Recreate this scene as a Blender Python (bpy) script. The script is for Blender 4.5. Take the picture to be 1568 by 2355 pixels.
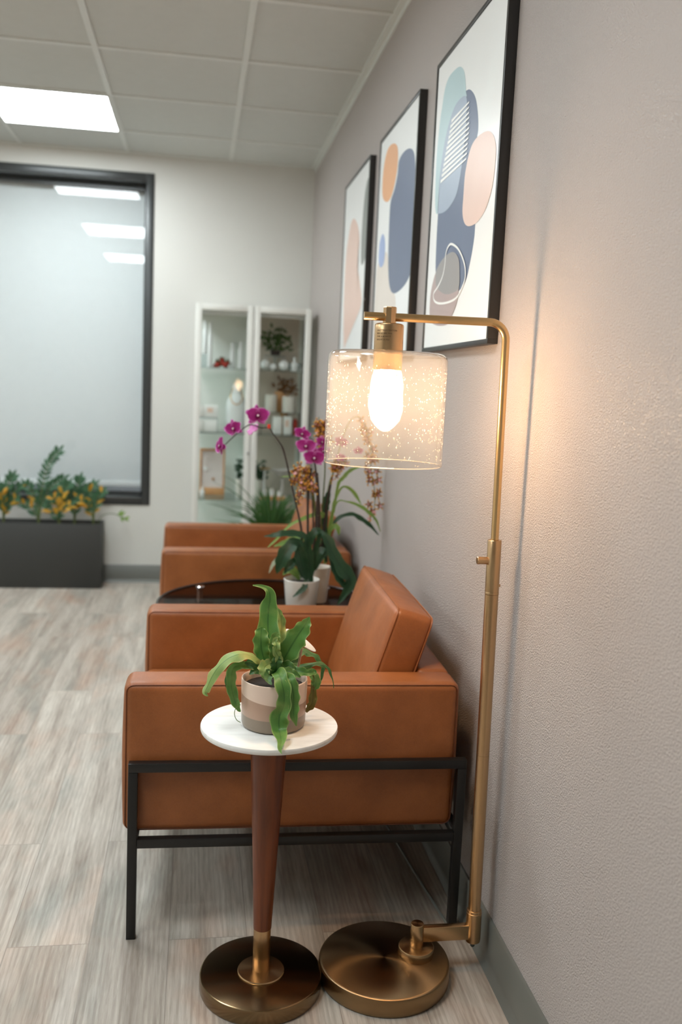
import bpy, bmesh, math, random
from mathutils import Vector, Matrix, Euler
random.seed(7)
S = bpy.context.scene
for _o in list(bpy.data.objects): bpy.data.objects.remove(_o)
C = S.collection
PI = math.pi

# ---------------- camera ----------------
cd = bpy.data.cameras.new('camera'); cam = bpy.data.objects.new('camera', cd); C.objects.link(cam)
_r = Vector((0.98741786, -0.15184981, 0.04413159)); _d = Vector((0.02278729, -0.13953085, -0.9899555)); _f = Vector((0.15648227, 0.97850538, -0.13431501))
_m = Matrix((_r, -_d, -_f)).transposed().to_4x4(); _m.translation = Vector((-0.6466, 0.0, 1.2199))
cam.matrix_world = _m
cd.sensor_fit = 'VERTICAL'; cd.sensor_height = 36; cd.sensor_width = 24; cd.lens = 2105.8/2355*36
cd.clip_start = .05; cd.clip_end = 60
cd.dof.use_dof = True; cd.dof.focus_distance = 1.80; cd.dof.aperture_fstop = 2.8; cd.dof.aperture_blades = 0
S.camera = cam

# ---------------- light and exposure ----------------
W = bpy.data.worlds.new('world'); S.world = W; W.use_nodes = True
W.node_tree.nodes['Background'].inputs[0].default_value = (.55, .62, .66, 1)
W.node_tree.nodes['Background'].inputs[1].default_value = .25
PANEL_POWER = 25.0          # radiance of the ceiling panels
PANEL_COLOR = (.90, .98, 1.0)
BULB_POWER = 145.0
BULB_COLOR = (1.0, .64, .36)
S.view_settings.view_transform = 'Standard'; S.view_settings.look = 'None'
S.view_settings.gamma = 1; S.view_settings.use_curve_mapping = False
S.view_settings.exposure = 0.15
S.render.use_motion_blur = False
try:
    cy = S.cycles
    cy.use_denoising = True
    cy.max_bounces = 10; cy.diffuse_bounces = 5; cy.glossy_bounces = 4; cy.transmission_bounces = 6
    cy.transparent_max_bounces = 24
    cy.sample_clamp_indirect = 6; cy.blur_glossy = .6
    cy.caustics_reflective = False; cy.caustics_refractive = False
except Exception: pass

# ---------------- materials ----------------
def new_mat(name):
    m = bpy.data.materials.new(name); m.use_nodes = True
    nt = m.node_tree; return m, nt, nt.nodes, nt.links, nt.nodes['Principled BSDF']
def srgb(r, g, b):
    f = lambda c: (c/255/12.92) if c/255 <= .04045 else ((c/255+.055)/1.055)**2.4
    return (f(r), f(g), f(b), 1)
def mat(name, col, rough=.5, metal=0, noise=0, scale=20, bump=0, bscale=200, coat=0, aniso=0, spec=.5, sss=0, emit=None, es=0):
    m, nt, N, L, B = new_mat(name)
    col = srgb(*col)
    B.inputs['Base Color'].default_value = col; B.inputs['Roughness'].default_value = rough
    B.inputs['Metallic'].default_value = metal; B.inputs['Specular IOR Level'].default_value = spec
    if coat: B.inputs['Coat Weight'].default_value = coat; B.inputs['Coat Roughness'].default_value = .1
    tc = N.new('ShaderNodeTexCoord')
    nz = N.new('ShaderNodeTexNoise'); nz.inputs['Scale'].default_value = scale; nz.inputs['Detail'].default_value = 4
    L.new(tc.outputs['Object'], nz.inputs['Vector'])
    mx = N.new('ShaderNodeMix'); mx.data_type = 'RGBA'
    k = noise if noise else .03
    mx.inputs['A'].default_value = tuple(c*(1-k) for c in col[:3])+(1,); mx.inputs['B'].default_value = tuple(min(1, c*(1+k)) for c in col[:3])+(1,)
    L.new(nz.outputs['Fac'], mx.inputs['Factor']); L.new(mx.outputs['Result'], B.inputs['Base Color'])
    if bump:
        nb = N.new('ShaderNodeTexNoise'); nb.inputs['Scale'].default_value = bscale; nb.inputs['Detail'].default_value = 3
        L.new(tc.outputs['Object'], nb.inputs['Vector'])
        bp = N.new('ShaderNodeBump'); bp.inputs['Strength'].default_value = bump; bp.inputs['Distance'].default_value = .002
        L.new(nb.outputs['Fac'], bp.inputs['Height']); L.new(bp.outputs['Normal'], B.inputs['Normal'])
    if aniso:
        B.inputs['Anisotropic'].default_value = aniso
        tg = N.new('ShaderNodeTangent'); tg.direction_type = 'RADIAL'; tg.axis = 'Z'
        L.new(tg.outputs['Tangent'], B.inputs['Tangent'])
    if sss: B.inputs['Subsurface Weight'].default_value = sss; B.inputs['Subsurface Radius'].default_value = (.01, .01, .01)
    if emit: B.inputs['Emission Color'].default_value = tuple(emit)+(1,); B.inputs['Emission Strength'].default_value = es
    return m

def wall_mat(name, col, rough=.5, bs=.35):
    m, nt, N, L, B = new_mat(name)
    tc = N.new('ShaderNodeTexCoord')
    n1 = N.new('ShaderNodeTexNoise'); n1.inputs['Scale'].default_value = 300; n1.inputs['Detail'].default_value = 3; n1.inputs['Roughness'].default_value = .55
    n2 = N.new('ShaderNodeTexNoise'); n2.inputs['Scale'].default_value = 2.2; n2.inputs['Detail'].default_value = 3
    n3 = N.new('ShaderNodeTexVoronoi'); n3.inputs['Scale'].default_value = 230
    for n in (n1, n2, n3): L.new(tc.outputs['Object'], n.inputs['Vector'])
    rp = N.new('ShaderNodeMapRange'); rp.inputs['From Min'].default_value = .38; rp.inputs['From Max'].default_value = .66
    L.new(n1.outputs['Fac'], rp.inputs['Value'])
    ad = N.new('ShaderNodeMath'); ad.operation = 'MULTIPLY_ADD'; ad.inputs[1].default_value = .35
    L.new(n3.outputs['Distance'], ad.inputs[0]); L.new(rp.outputs['Result'], ad.inputs[2])
    bp = N.new('ShaderNodeBump'); bp.inputs['Strength'].default_value = bs; bp.inputs['Distance'].default_value = .0020
    L.new(ad.outputs[0], bp.inputs['Height']); L.new(bp.outputs['Normal'], B.inputs['Normal'])
    c = srgb(*col)
    mx = N.new('ShaderNodeMix'); mx.data_type = 'RGBA'
    mx.inputs['A'].default_value = tuple(v*.97 for v in c[:3])+(1,); mx.inputs['B'].default_value = tuple(v*1.03 for v in c[:3])+(1,)
    L.new(n2.outputs['Fac'], mx.inputs['Factor']); L.new(mx.outputs['Result'], B.inputs['Base Color'])
    B.inputs['Roughness'].default_value = rough; B.inputs['Specular IOR Level'].default_value = .45
    return m

def floor_mat():
    m, nt, N, L, B = new_mat('plank_floor')
    tc = N.new('ShaderNodeTexCoord')
    sep = N.new('ShaderNodeSeparateXYZ'); L.new(tc.outputs['Object'], sep.inputs[0])
    cmb = N.new('ShaderNodeCombineXYZ'); L.new(sep.outputs['Y'], cmb.inputs['X']); L.new(sep.outputs['X'], cmb.inputs['Y'])
    ofs = N.new('ShaderNodeVectorMath'); ofs.operation = 'ADD'; ofs.inputs[1].default_value = (40.35, 17.1, 0)
    L.new(cmb.outputs[0], ofs.inputs[0])
    br = N.new('ShaderNodeTexBrick'); br.inputs['Scale'].default_value = 1; br.inputs['Brick Width'].default_value = 1.22
    br.inputs['Row Height'].default_value = .171; br.inputs['Mortar Size'].default_value = .0011; br.inputs['Mortar Smooth'].default_value = .3
    br.offset = .37; br.offset_frequency = 2; br.squash = 1
    br.inputs['Color1'].default_value = (0, 0, 0, 1); br.inputs['Color2'].default_value = (1, 1, 1, 1); br.inputs['Mortar'].default_value = (.5, .5, .5, 1)
    L.new(ofs.outputs[0], br.inputs['Vector'])
    # every plank has its own piece of grain
    sh = N.new('ShaderNodeVectorMath'); sh.operation = 'SCALE'; sh.inputs['Scale'].default_value = 37.0
    L.new(br.outputs['Color'], sh.inputs[0])
    pv = N.new('ShaderNodeVectorMath'); pv.operation = 'ADD'; L.new(tc.outputs['Object'], pv.inputs[0]); L.new(sh.outputs[0], pv.inputs[1])
    def mapping(sx, sy):
        mp = N.new('ShaderNodeMapping'); mp.inputs['Scale'].default_value = (sx, sy, 1); L.new(pv.outputs[0], mp.inputs['Vector']); return mp
    def noise(mp, sc, det=5, ro=.6, dist=0):
        n = N.new('ShaderNodeTexNoise'); n.inputs['Scale'].default_value = sc; n.inputs['Detail'].default_value = det; n.inputs['Roughness'].default_value = ro
        n.inputs['Distortion'].default_value = dist; L.new(mp.outputs[0], n.inputs['Vector']); return n
    fine = noise(mapping(190, 11), 1, 5, .65, .5)
    mid = noise(mapping(24, 2.0), 1, 6, .6, .5)
    big = noise(mapping(9, 2.2), 1, 4, .5, .2)
    tint = noise(mapping(6, 2.2), 1, 4, .55, .5)
    wv = N.new('ShaderNodeTexWave'); wv.wave_type = 'BANDS'; wv.bands_direction = 'X'; wv.inputs['Scale'].default_value = 1.0
    wv.inputs['Distortion'].default_value = 12; wv.inputs['Detail'].default_value = 2; wv.inputs['Detail Scale'].default_value = .45
    mpw = mapping(26, 4.0); L.new(mpw.outputs[0], wv.inputs['Vector'])
    r1 = N.new('ShaderNodeValToRGB'); e = r1.color_ramp.elements
    e[0].position = .28; e[0].color = srgb(150, 138, 128); e[1].position = .72; e[1].color = srgb(208, 201, 192)
    x = e.new(.48); x.color = srgb(184, 175, 165)
    L.new(mid.outputs['Fac'], r1.inputs['Fac'])
    def mixc(a, b, f, mode='MIX', fac=None):
        mx = N.new('ShaderNodeMix'); mx.data_type = 'RGBA'; mx.blend_type = mode
        mx.inputs['Factor'].default_value = f
        for s, v in (('A', a), ('B', b)):
            if isinstance(v, tuple): mx.inputs[s].default_value = v
            else: L.new(v, mx.inputs[s])
        if fac is not None: L.new(fac, mx.inputs['Factor'])
        return mx.outputs['Result']
    def ramp(src, p0, p1, c0=(0, 0, 0, 1), c1=(1, 1, 1, 1)):
        r = N.new('ShaderNodeValToRGB'); r.color_ramp.elements[0].position = p0; r.color_ramp.elements[1].position = p1
        r.color_ramp.elements[0].color = c0; r.color_ramp.elements[1].color = c1; L.new(src, r.inputs['Fac']); return r.outputs['Color']
    c = mixc(r1.outputs['Color'], srgb(186, 146, 122), .0, 'MIX', ramp(tint.outputs['Fac'], .50, .72, (0, 0, 0, 1), (.5, .5, .5, 1)))
    c = mixc(c, srgb(140, 142, 136), .0, 'MIX', ramp(big.outputs['Fac'], .52, .72, (0, 0, 0, 1), (.6, .6, .6, 1)))
    c = mixc(c, ramp(fine.outputs['Fac'], .32, .62, (.66, .63, .60, 1), (1.06, 1.06, 1.06, 1)), .6, 'MULTIPLY')
    c = mixc(c, ramp(wv.outputs['Fac'], .1, .75, (.84, .82, .80, 1), (1.04, 1.04, 1.04, 1)), .62, 'MULTIPLY')
    c = mixc(c, ramp(br.outputs['Color'], 0, 1, (.84, .82, .80, 1), (1.08, 1.07, 1.05, 1)), 1, 'MULTIPLY')
    c = mixc(c, (.16, .13, .11, 1), 0, 'MIX', ramp(br.outputs['Fac'], 0, 1, (0, 0, 0, 1), (.5, .5, .5, 1)))
    L.new(c, B.inputs['Base Color'])
    B.inputs['Roughness'].default_value = .5; B.inputs['Specular IOR Level'].default_value = .4
    bp = N.new('ShaderNodeBump'); bp.inputs['Strength'].default_value = .35; bp.inputs['Distance'].default_value = .001
    L.new(fine.outputs['Fac'], bp.inputs['Height']); L.new(bp.outputs['Normal'], B.inputs['Normal'])
    return m

def leaf_mat(name, c_mid, c_edge, c_rib, rough=.4, patch=None, patch_amt=.5):
    m, nt, N, L, B = new_mat(name)
    uv = N.new('ShaderNodeUVMap'); sp = N.new('ShaderNodeSeparateXYZ'); L.new(uv.outputs[0], sp.inputs[0])
    a = N.new('ShaderNodeMath'); a.operation = 'SUBTRACT'; a.inputs[1].default_value = .5; L.new(sp.outputs['X'], a.inputs[0])
    b = N.new('ShaderNodeMath'); b.operation = 'ABSOLUTE'; L.new(a.outputs[0], b.inputs[0])
    r = N.new('ShaderNodeValToRGB'); e = r.color_ramp.elements
    e[0].position = .0; e[0].color = srgb(*c_rib); e[1].position = .06; e[1].color = srgb(*c_mid)
    x = e.new(.42); x.color = srgb(*c_mid); x = e.new(.5); x.color = srgb(*c_edge)
    L.new(b.outputs[0], r.inputs['Fac'])
    tc = N.new('ShaderNodeTexCoord')
    n = N.new('ShaderNodeTexNoise'); n.inputs['Scale'].default_value = 26; n.inputs['Detail'].default_value = 4; L.new(tc.outputs['Object'], n.inputs['Vector'])
    rr = N.new('ShaderNodeMapRange'); rr.inputs['From Min'].default_value = .5; rr.inputs['From Max'].default_value = .72; rr.inputs['To Max'].default_value = patch_amt
    L.new(n.outputs['Fac'], rr.inputs['Value'])
    mx = N.new('ShaderNodeMix'); mx.data_type = 'RGBA'; L.new(rr.outputs[0], mx.inputs['Factor']); L.new(r.outputs['Color'], mx.inputs['A'])
    mx.inputs['B'].default_value = srgb(*(patch or c_edge))
    L.new(mx.outputs['Result'], B.inputs['Base Color'])
    B.inputs['Roughness'].default_value = rough
    wv = N.new('ShaderNodeTexWave'); wv.inputs['Scale'].default_value = 9; wv.inputs['Distortion'].default_value = 1.5; wv.bands_direction = 'DIAGONAL'
    L.new(uv.outputs[0], wv.inputs['Vector'])
    bp = N.new('ShaderNodeBump'); bp.inputs['Strength'].default_value = .25; bp.inputs['Distance'].default_value = .001
    L.new(wv.outputs['Fac'], bp.inputs['Height']); L.new(bp.outputs['Normal'], B.inputs['Normal'])
    tr = N.new('ShaderNodeBsdfTranslucent'); L.new(mx.outputs['Result'], tr.inputs['Color'])
    ms = N.new('ShaderNodeMixShader'); ms.inputs[0].default_value = .22
    out = N['Material Output']; L.new(B.outputs[0], ms.inputs[1]); L.new(tr.outputs[0], ms.inputs[2]); L.new(ms.outputs[0], out.inputs['Surface'])
    return m

def pane_mat(name, tint=(1, 1, 1), haze=0, gloss_k=1.0, rough=.02, haze_col=(1, .98, .95)):
    """clear sheet glass: see-through with a Fresnel reflection and, if asked, a slight milky haze"""
    m, nt, N, L, B = new_mat(name); N.remove(B); out = N['Material Output']
    tr = N.new('ShaderNodeBsdfTransparent'); tr.inputs[0].default_value = tuple(tint)+(1,)
    gl = N.new('ShaderNodeBsdfGlossy'); gl.inputs['Roughness'].default_value = rough
    fr = N.new('ShaderNodeFresnel'); ge = N.new('ShaderNodeNewGeometry')
    io = N.new('ShaderNodeMapRange'); io.inputs['To Min'].default_value = 1.45; io.inputs['To Max'].default_value = 1/1.45
    L.new(ge.outputs['Backfacing'], io.inputs['Value']); L.new(io.outputs[0], fr.inputs[0])
    k = N.new('ShaderNodeMath'); k.operation = 'MULTIPLY'; k.inputs[1].default_value = gloss_k; L.new(fr.outputs[0], k.inputs[0])
    base = tr.outputs[0]
    if haze:
        tl = N.new('ShaderNodeBsdfTranslucent'); tl.inputs[0].default_value = tuple(haze_col)+(1,)
        df = N.new('ShaderNodeBsdfDiffuse'); df.inputs[0].default_value = tuple(haze_col)+(1,)
        m1 = N.new('ShaderNodeMixShader'); m1.inputs[0].default_value = .5; L.new(tl.outputs[0], m1.inputs[1]); L.new(df.outputs[0], m1.inputs[2])
        m2 = N.new('ShaderNodeMixShader'); m2.inputs[0].default_value = haze; L.new(tr.outputs[0], m2.inputs[1]); L.new(m1.outputs[0], m2.inputs[2])
        base = m2.outputs[0]
    mx = N.new('ShaderNodeMixShader'); L.new(k.outputs[0], mx.inputs[0]); L.new(base, mx.inputs[1]); L.new(gl.outputs[0], mx.inputs[2])
    L.new(mx.outputs[0], out.inputs['Surface'])
    return m

def leather_mat():
    m, nt, N, L, B = new_mat('tan_leather')
    tc = N.new('ShaderNodeTexCoord')
    n1 = N.new('ShaderNodeTexNoise'); n1.inputs['Scale'].default_value = 9; n1.inputs['Detail'].default_value = 5; n1.inputs['Roughness'].default_value = .6
    n2 = N.new('ShaderNodeTexNoise'); n2.inputs['Scale'].default_value = 260; n2.inputs['Detail'].default_value = 4
    n3 = N.new('ShaderNodeTexVoronoi'); n3.inputs['Scale'].default_value = 420
    for n in (n1, n2, n3): L.new(tc.outputs['Object'], n.inputs['Vector'])
    r = N.new('ShaderNodeValToRGB'); e = r.color_ramp.elements
    e[0].position = .3; e[0].color = srgb(140, 79, 36); e[1].position = .72; e[1].color = srgb(168, 100, 53)
    L.new(n1.outputs['Fac'], r.inputs['Fac'])
    mx = N.new('ShaderNodeMix'); mx.data_type = 'RGBA'; mx.blend_type = 'MULTIPLY'; mx.inputs['Factor'].default_value = .25
    L.new(r.outputs['Color'], mx.inputs['A']); L.new(n2.outputs['Fac'], mx.inputs['B']); L.new(mx.outputs['Result'], B.inputs['Base Color'])
    B.inputs['Roughness'].default_value = .43; B.inputs['Specular IOR Level'].default_value = .5
    bp = N.new('ShaderNodeBump'); bp.inputs['Strength'].default_value = .18; bp.inputs['Distance'].default_value = .0006
    L.new(n3.outputs['Distance'], bp.inputs['Height'])
    n4 = N.new('ShaderNodeTexNoise'); n4.inputs['Scale'].default_value = 14; n4.inputs['Detail'].default_value = 2; L.new(tc.outputs['Object'], n4.inputs['Vector'])
    b2 = N.new('ShaderNodeBump'); b2.inputs['Strength'].default_value = .35; b2.inputs['Distance'].default_value = .006
    L.new(n4.outputs['Fac'], b2.inputs['Height']); L.new(bp.outputs['Normal'], b2.inputs['Normal']); L.new(b2.outputs['Normal'], B.inputs['Normal'])
    return m

def wood_mat(name, dark, light, rough=.4, sc=(30, 30, 2.2)):
    m, nt, N, L, B = new_mat(name)
    tc = N.new('ShaderNodeTexCoord'); mp = N.new('ShaderNodeMapping'); mp.inputs['Scale'].default_value = sc
    L.new(tc.outputs['Object'], mp.inputs['Vector'])
    n = N.new('ShaderNodeTexNoise'); n.inputs['Scale'].default_value = 1.5; n.inputs['Detail'].default_value = 7; n.inputs['Roughness'].default_value = .62; n.inputs['Distortion'].default_value = .4
    L.new(mp.outputs[0], n.inputs['Vector'])
    r = N.new('ShaderNodeValToRGB'); e = r.color_ramp.elements
    e[0].position = .3; e[0].color = srgb(*dark); e[1].position = .7; e[1].color = srgb(*light)
    L.new(n.outputs['Fac'], r.inputs['Fac']); L.new(r.outputs['Color'], B.inputs['Base Color'])
    B.inputs['Roughness'].default_value = rough
    return m

def marble_mat():
    m, nt, N, L, B = new_mat('white_marble')
    tc = N.new('ShaderNodeTexCoord'); mp = N.new('ShaderNodeMapping'); mp.inputs['Scale'].default_value = (6, 26, 10); mp.inputs['Rotation'].default_value = (0, 0, .25)
    L.new(tc.outputs['Object'], mp.inputs['Vector'])
    n = N.new('ShaderNodeTexNoise'); n.inputs['Scale'].default_value = 1.2; n.inputs['Detail'].default_value = 6; n.inputs['Distortion'].default_value = 1.2
    L.new(mp.outputs[0], n.inputs['Vector'])
    r = N.new('ShaderNodeValToRGB'); e = r.color_ramp.elements
    e[0].position = .3; e[0].color = srgb(220, 217, 212); e[1].position = .55; e[1].color = srgb(236, 234, 230)
    L.new(n.outputs['Fac'], r.inputs['Fac']); L.new(r.outputs['Color'], B.inputs['Base Color'])
    B.inputs['Roughness'].default_value = .35
    return m

def banded_pot_mat():
    """three glazes dipped one over the other with slanting edges"""
    m, nt, N, L, B = new_mat('dipped_glaze')
    tc = N.new('ShaderNodeTexCoord'); sp = N.new('ShaderNodeSeparateXYZ'); L.new(tc.outputs['Object'], sp.inputs[0])
    def edge(z0, kx, ky):
        a = N.new('ShaderNodeMath'); a.operation = 'MULTIPLY_ADD'; a.inputs[1].default_value = kx; L.new(sp.outputs['X'], a.inputs[0]); L.new(sp.outputs['Z'], a.inputs[2])
        b = N.new('ShaderNodeMath'); b.operation = 'MULTIPLY_ADD'; b.inputs[1].default_value = ky; L.new(sp.outputs['Y'], b.inputs[0]); L.new(a.outputs[0], b.inputs[2])
        r = N.new('ShaderNodeMapRange'); r.inputs['From Min'].default_value = z0-.0004; r.inputs['From Max'].default_value = z0+.0004; L.new(b.outputs[0], r.inputs['Value'])
        return r.outputs[0]
    m1 = N.new('ShaderNodeMix'); m1.data_type = 'RGBA'; m1.inputs['A'].default_value = srgb(140, 124, 108); m1.inputs['B'].default_value = srgb(178, 146, 126)
    L.new(edge(.029, -.02, -.02), m1.inputs['Factor'])
    m2 = N.new('ShaderNodeMix'); m2.data_type = 'RGBA'; L.new(m1.outputs['Result'], m2.inputs['A']); m2.inputs['B'].default_value = srgb(224, 198, 180)
    L.new(edge(.062, .09, -.07), m2.inputs['Factor'])
    L.new(m2.outputs['Result'], B.inputs['Base Color'])
    B.inputs['Roughness'].default_value = .3
    return m

def petal_mat():
    m, nt, N, L, B = new_mat('magenta_petal')
    uv = N.new('ShaderNodeUVMap'); sp = N.new('ShaderNodeSeparateXYZ'); L.new(uv.outputs[0], sp.inputs[0])
    def M(op, a, b=None):
        n = N.new('ShaderNodeMath'); n.operation = op
        for i, v in enumerate((a, b)):
            if v is None: continue
            if isinstance(v, (int, float)): n.inputs[i].default_value = v
            else: L.new(v, n.inputs[i])
        return n.outputs[0]
    u = M('ABSOLUTE', M('SUBTRACT', M('MULTIPLY', sp.outputs['X'], 2.0), 1.0))
    v = sp.outputs['Y']
    mx = M('MAXIMUM', u, v)
    r = N.new('ShaderNodeValToRGB'); e = r.color_ramp.elements
    e[0].position = 0; e[0].color = srgb(150, 22, 112); e[1].position = 1; e[1].color = srgb(232, 180, 228)
    x = e.new(.78); x.color = srgb(168, 34, 128); x = e.new(.90); x.color = srgb(200, 84, 178)
    L.new(mx, r.inputs['Fac'])
    L.new(r.outputs['Color'], B.inputs['Base Color']); B.inputs['Roughness'].default_value = .5
    tr = N.new('ShaderNodeBsdfTranslucent'); L.new(r.outputs['Color'], tr.inputs['Color'])
    ms = N.new('ShaderNodeMixShader'); ms.inputs[0].default_value = .3
    out = N['Material Output']; L.new(B.outputs[0], ms.inputs[1]); L.new(tr.outputs[0], ms.inputs[2]); L.new(ms.outputs[0], out.inputs['Surface'])
    return m

M = {}
M['wall_right'] = wall_mat('shaded_wall_paint', (197, 187, 182), .33, 1.0)  # same paint as the far wall, with the side wall's shade in its colour
M['wall_back'] = wall_mat('lit_wall_paint', (216, 214, 208), .5, .4)  # same paint again, lightened for the stronger light on the far wall
M['ceiling'] = mat('ceiling_tile', (206, 208, 204), .9, bump=.3, bscale=500)
M['grid'] = mat('ceiling_grid_white', (220, 222, 218), .5)
M['floor'] = floor_mat()
M['baseboard'] = mat('grey_vinyl_base', (104, 104, 98), .38)
M['leather'] = leather_mat()
M['seam'] = mat('leather_seam', (104, 50, 18), .6)
M['blackmetal'] = mat('black_powder_coat', (22, 22, 22), .36)
M['brass'] = mat('brushed_brass', (198, 164, 124), .27, 1, aniso=.75, noise=.05, scale=300)
M['brass_plain'] = mat('brass_rod', (220, 184, 132), .27, 1, noise=.05, scale=300)
M['brass_base'] = mat('antique_brass_disc', (150, 124, 92), .30, 1, aniso=.9, noise=.04, scale=200)
M['brass_mirror'] = mat('polished_antique_brass', (132, 110, 82), .2, 1)
M['walnut'] = wood_mat('walnut', (84, 38, 18), (132, 70, 36), .34)
M['marble'] = marble_mat()
M['pot'] = banded_pot_mat()
M['soil'] = mat('potting_soil', (38, 28, 22), .9, noise=.5, scale=80, bump=1, bscale=90)
M['leaf'] = leaf_mat('fern_leaf_green', (88, 134, 62), (164, 184, 110), (58, 100, 46), .36, (140, 164, 88), .6)
M['leaf_pale'] = leaf_mat('fern_leaf_yellowing', (140, 168, 96), (190, 186, 120), (84, 120, 50), .38, (196, 184, 110), .7)
M['leaf_deep'] = leaf_mat('fern_leaf_deep', (68, 110, 58), (110, 138, 70), (38, 76, 34), .38, (88, 116, 56), .4)
M['leaf_brown'] = leaf_mat('fern_leaf_withered', (112, 104, 46), (150, 128, 66), (80, 70, 30), .5, (140, 104, 50), .8)
M['phal_leaf'] = leaf_mat('orchid_leaf_dark', (40, 74, 48), (60, 96, 60), (28, 56, 36), .33, (48, 84, 50), .4)
M['onc_leaf'] = leaf_mat('orchid_leaf_light', (128, 160, 80), (172, 186, 110), (100, 136, 60), .4, (156, 168, 80), .5)
M['white_leaf'] = leaf_mat('orchid_leaf_whitish', (190, 200, 170), (214, 218, 196), (160, 176, 140), .5)
M['zz_leaf'] = leaf_mat('zz_leaf', (66, 106, 74), (88, 130, 92), (40, 74, 48), .35, (64, 104, 60), .4)
M['zz_yellow'] = leaf_mat('zz_leaf_yellow', (200, 154, 44), (214, 176, 70), (170, 120, 24), .5, (196, 128, 20), .6)
M['grass'] = leaf_mat('grass_blade', (72, 112, 60), (84, 124, 60), (36, 70, 30), .5, (90, 120, 40), .5)
M['stem_dark'] = mat('orchid_stake_dark', (58, 44, 38), .6, noise=.3, scale=60)
M['stem_green'] = mat('green_stem', (96, 104, 50), .5, noise=.3, scale=40)
M['stem_zz'] = mat('zz_stem', (92, 104, 58), .5, noise=.3, scale=30)
M['petal'] = petal_mat()
M['petal_back'] = mat('petal_back_pale', (206, 126, 184), .5)
M['lip'] = mat('orchid_lip', (122, 10, 78), .45)
M['lip_white'] = mat('orchid_column', (240, 214, 226), .45)
M['onc_petal'] = leaf_mat('spray_petal_brown', (128, 80, 44), (214, 160, 66), (90, 48, 26), .5, (160, 96, 40), .5)
M['onc_yellow'] = mat('spray_petal_yellow', (222, 160, 44), .5)
M['onc_lip'] = mat('spray_lip_pink', (214, 160, 160), .5)
M['ceramic'] = mat('white_ceramic', (226, 222, 214), .3, noise=.03, scale=30)
M['ceramic_cream'] = mat('cream_ceramic', (222, 210, 196), .4)
M['red_clip'] = mat('red_clip', (214, 50, 20), .4)
M['smoke'] = pane_mat('smoked_glass', (.46, .38, .35), 0, .3, .03)
M['smoke_rim'] = mat('dark_glass_rim', (30, 30, 32), .2)
M['chrome'] = mat('chrome', (225, 226, 228), .12, 1)
M['pane'] = pane_mat('window_glass', (.985, .99, .99), 0, 1.0, .015)
M['cab_glass'] = pane_mat('cabinet_glass', (.985, .995, .99), 0, .12, .02)
M['shelf_glass'] = pane_mat('green_shelf_glass', (.88, .94, .92), .05, 1.2, .03, (.55, .68, .64))
M['shade'] = pane_mat('seeded_glass', (.99, .985, .975), .022, 1.2, .03, (1, .97, .93))
M['shade_rim'] = pane_mat('glass_rim', (.95, .93, .9), .35, 1.6, .05, (1, .96, .92))
M['seed'] = pane_mat('seed_bubble', (1, 1, 1), .85, 2.0, .1, (1, .95, .88))
M['bronze'] = mat('dark_bronze_frame', (62, 64, 64), .32, .3)
M['blind'] = mat('white_blind_fabric', (223, 228, 229), .8, bump=.2, bscale=700)
M['hem'] = mat('blind_hem_bar', (236, 240, 240), .5)
M['planter'] = mat('charcoal_planter', (52, 53, 51), .5)
M['white_metal'] = mat('white_powder_coat', (228, 228, 222), .42)
M['panel_grey'] = mat('cabinet_back_grey', (224, 228, 222), .6)
M['panel_reflection_tint'] = mat('cabinet_back_reflection_tint', (210, 196, 184), .6)  # brown reflection in the right cabinet's glass, put into the panel colour
M['frame_black'] = mat('black_picture_frame', (38, 36, 35), .34)
M['paper'] = mat('print_paper', (236, 237, 236), .28, noise=.01)
M['plastic_white'] = mat('white_plastic', (236, 238, 238), .35)
M['glassware'] = pane_mat('clear_glassware', (.9, .94, .95), .12, 1.6, .05, (.9, .94, .96))
M['oak'] = wood_mat('light_oak', (178, 124, 76), (214, 164, 112), .5, (20, 20, 60))
M['linen'] = mat('linen_board', (214, 204, 200), .8)
M['gold'] = mat('gold', (214, 164, 104), .3, 1)
M['dried'] = mat('dried_flower', (164, 116, 62), .8, noise=.4, scale=60)
M['dried_red'] = mat('dried_red_berries', (150, 40, 24), .7, noise=.4, scale=60)
M['dark_green'] = leaf_mat('herb_leaf', (60, 84, 30), (92, 116, 46), (40, 60, 20), .6)
M['box_white'] = mat('white_carton', (234, 234, 230), .6)
M['box_print'] = mat('pink_label', (226, 196, 178), .6)
M['cord'] = mat('grey_cord', (120, 122, 116), .5)
M['letter'] = mat('etched_lettering', (86, 60, 34), .6)
M['rubber'] = mat('rubber_foot', (70, 74, 68), .7)
M['stick'] = mat('plant_stick', (206, 160, 132), .6)
def emitter(name, col, s):
    m, nt, N, L, B = new_mat(name); N.remove(B); e = N.new('ShaderNodeEmission'); e.inputs[0].default_value = tuple(col)+(1,); e.inputs[1].default_value = s
    L.new(e.outputs[0], N['Material Output'].inputs['Surface']); return m
M['panel_light'] = emitter('panel_diffuser', PANEL_COLOR, PANEL_POWER)
M['bulb'] = emitter('bulb_glow', BULB_COLOR, BULB_POWER)
for n, c in dict(navy=(92, 104, 130), teal=(176, 200, 204), mist=(158, 172, 190), blush=(226, 196, 182), rosewood=(172, 152, 148), stone=(146, 142, 140), sand=(222, 212, 202), orange=(224, 166, 118), periwinkle=(150, 168, 206), greygreen=(132, 136, 132), blush2=(226, 212, 206)).items():
    M['art_'+n] = mat('ink_'+n, c, .35, noise=.06, scale=8)
M['art_line'] = mat('ink_white_line', (240, 240, 236), .35)
M['art_grey_line'] = mat('ink_grey_line', (196, 192, 188), .35)

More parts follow.
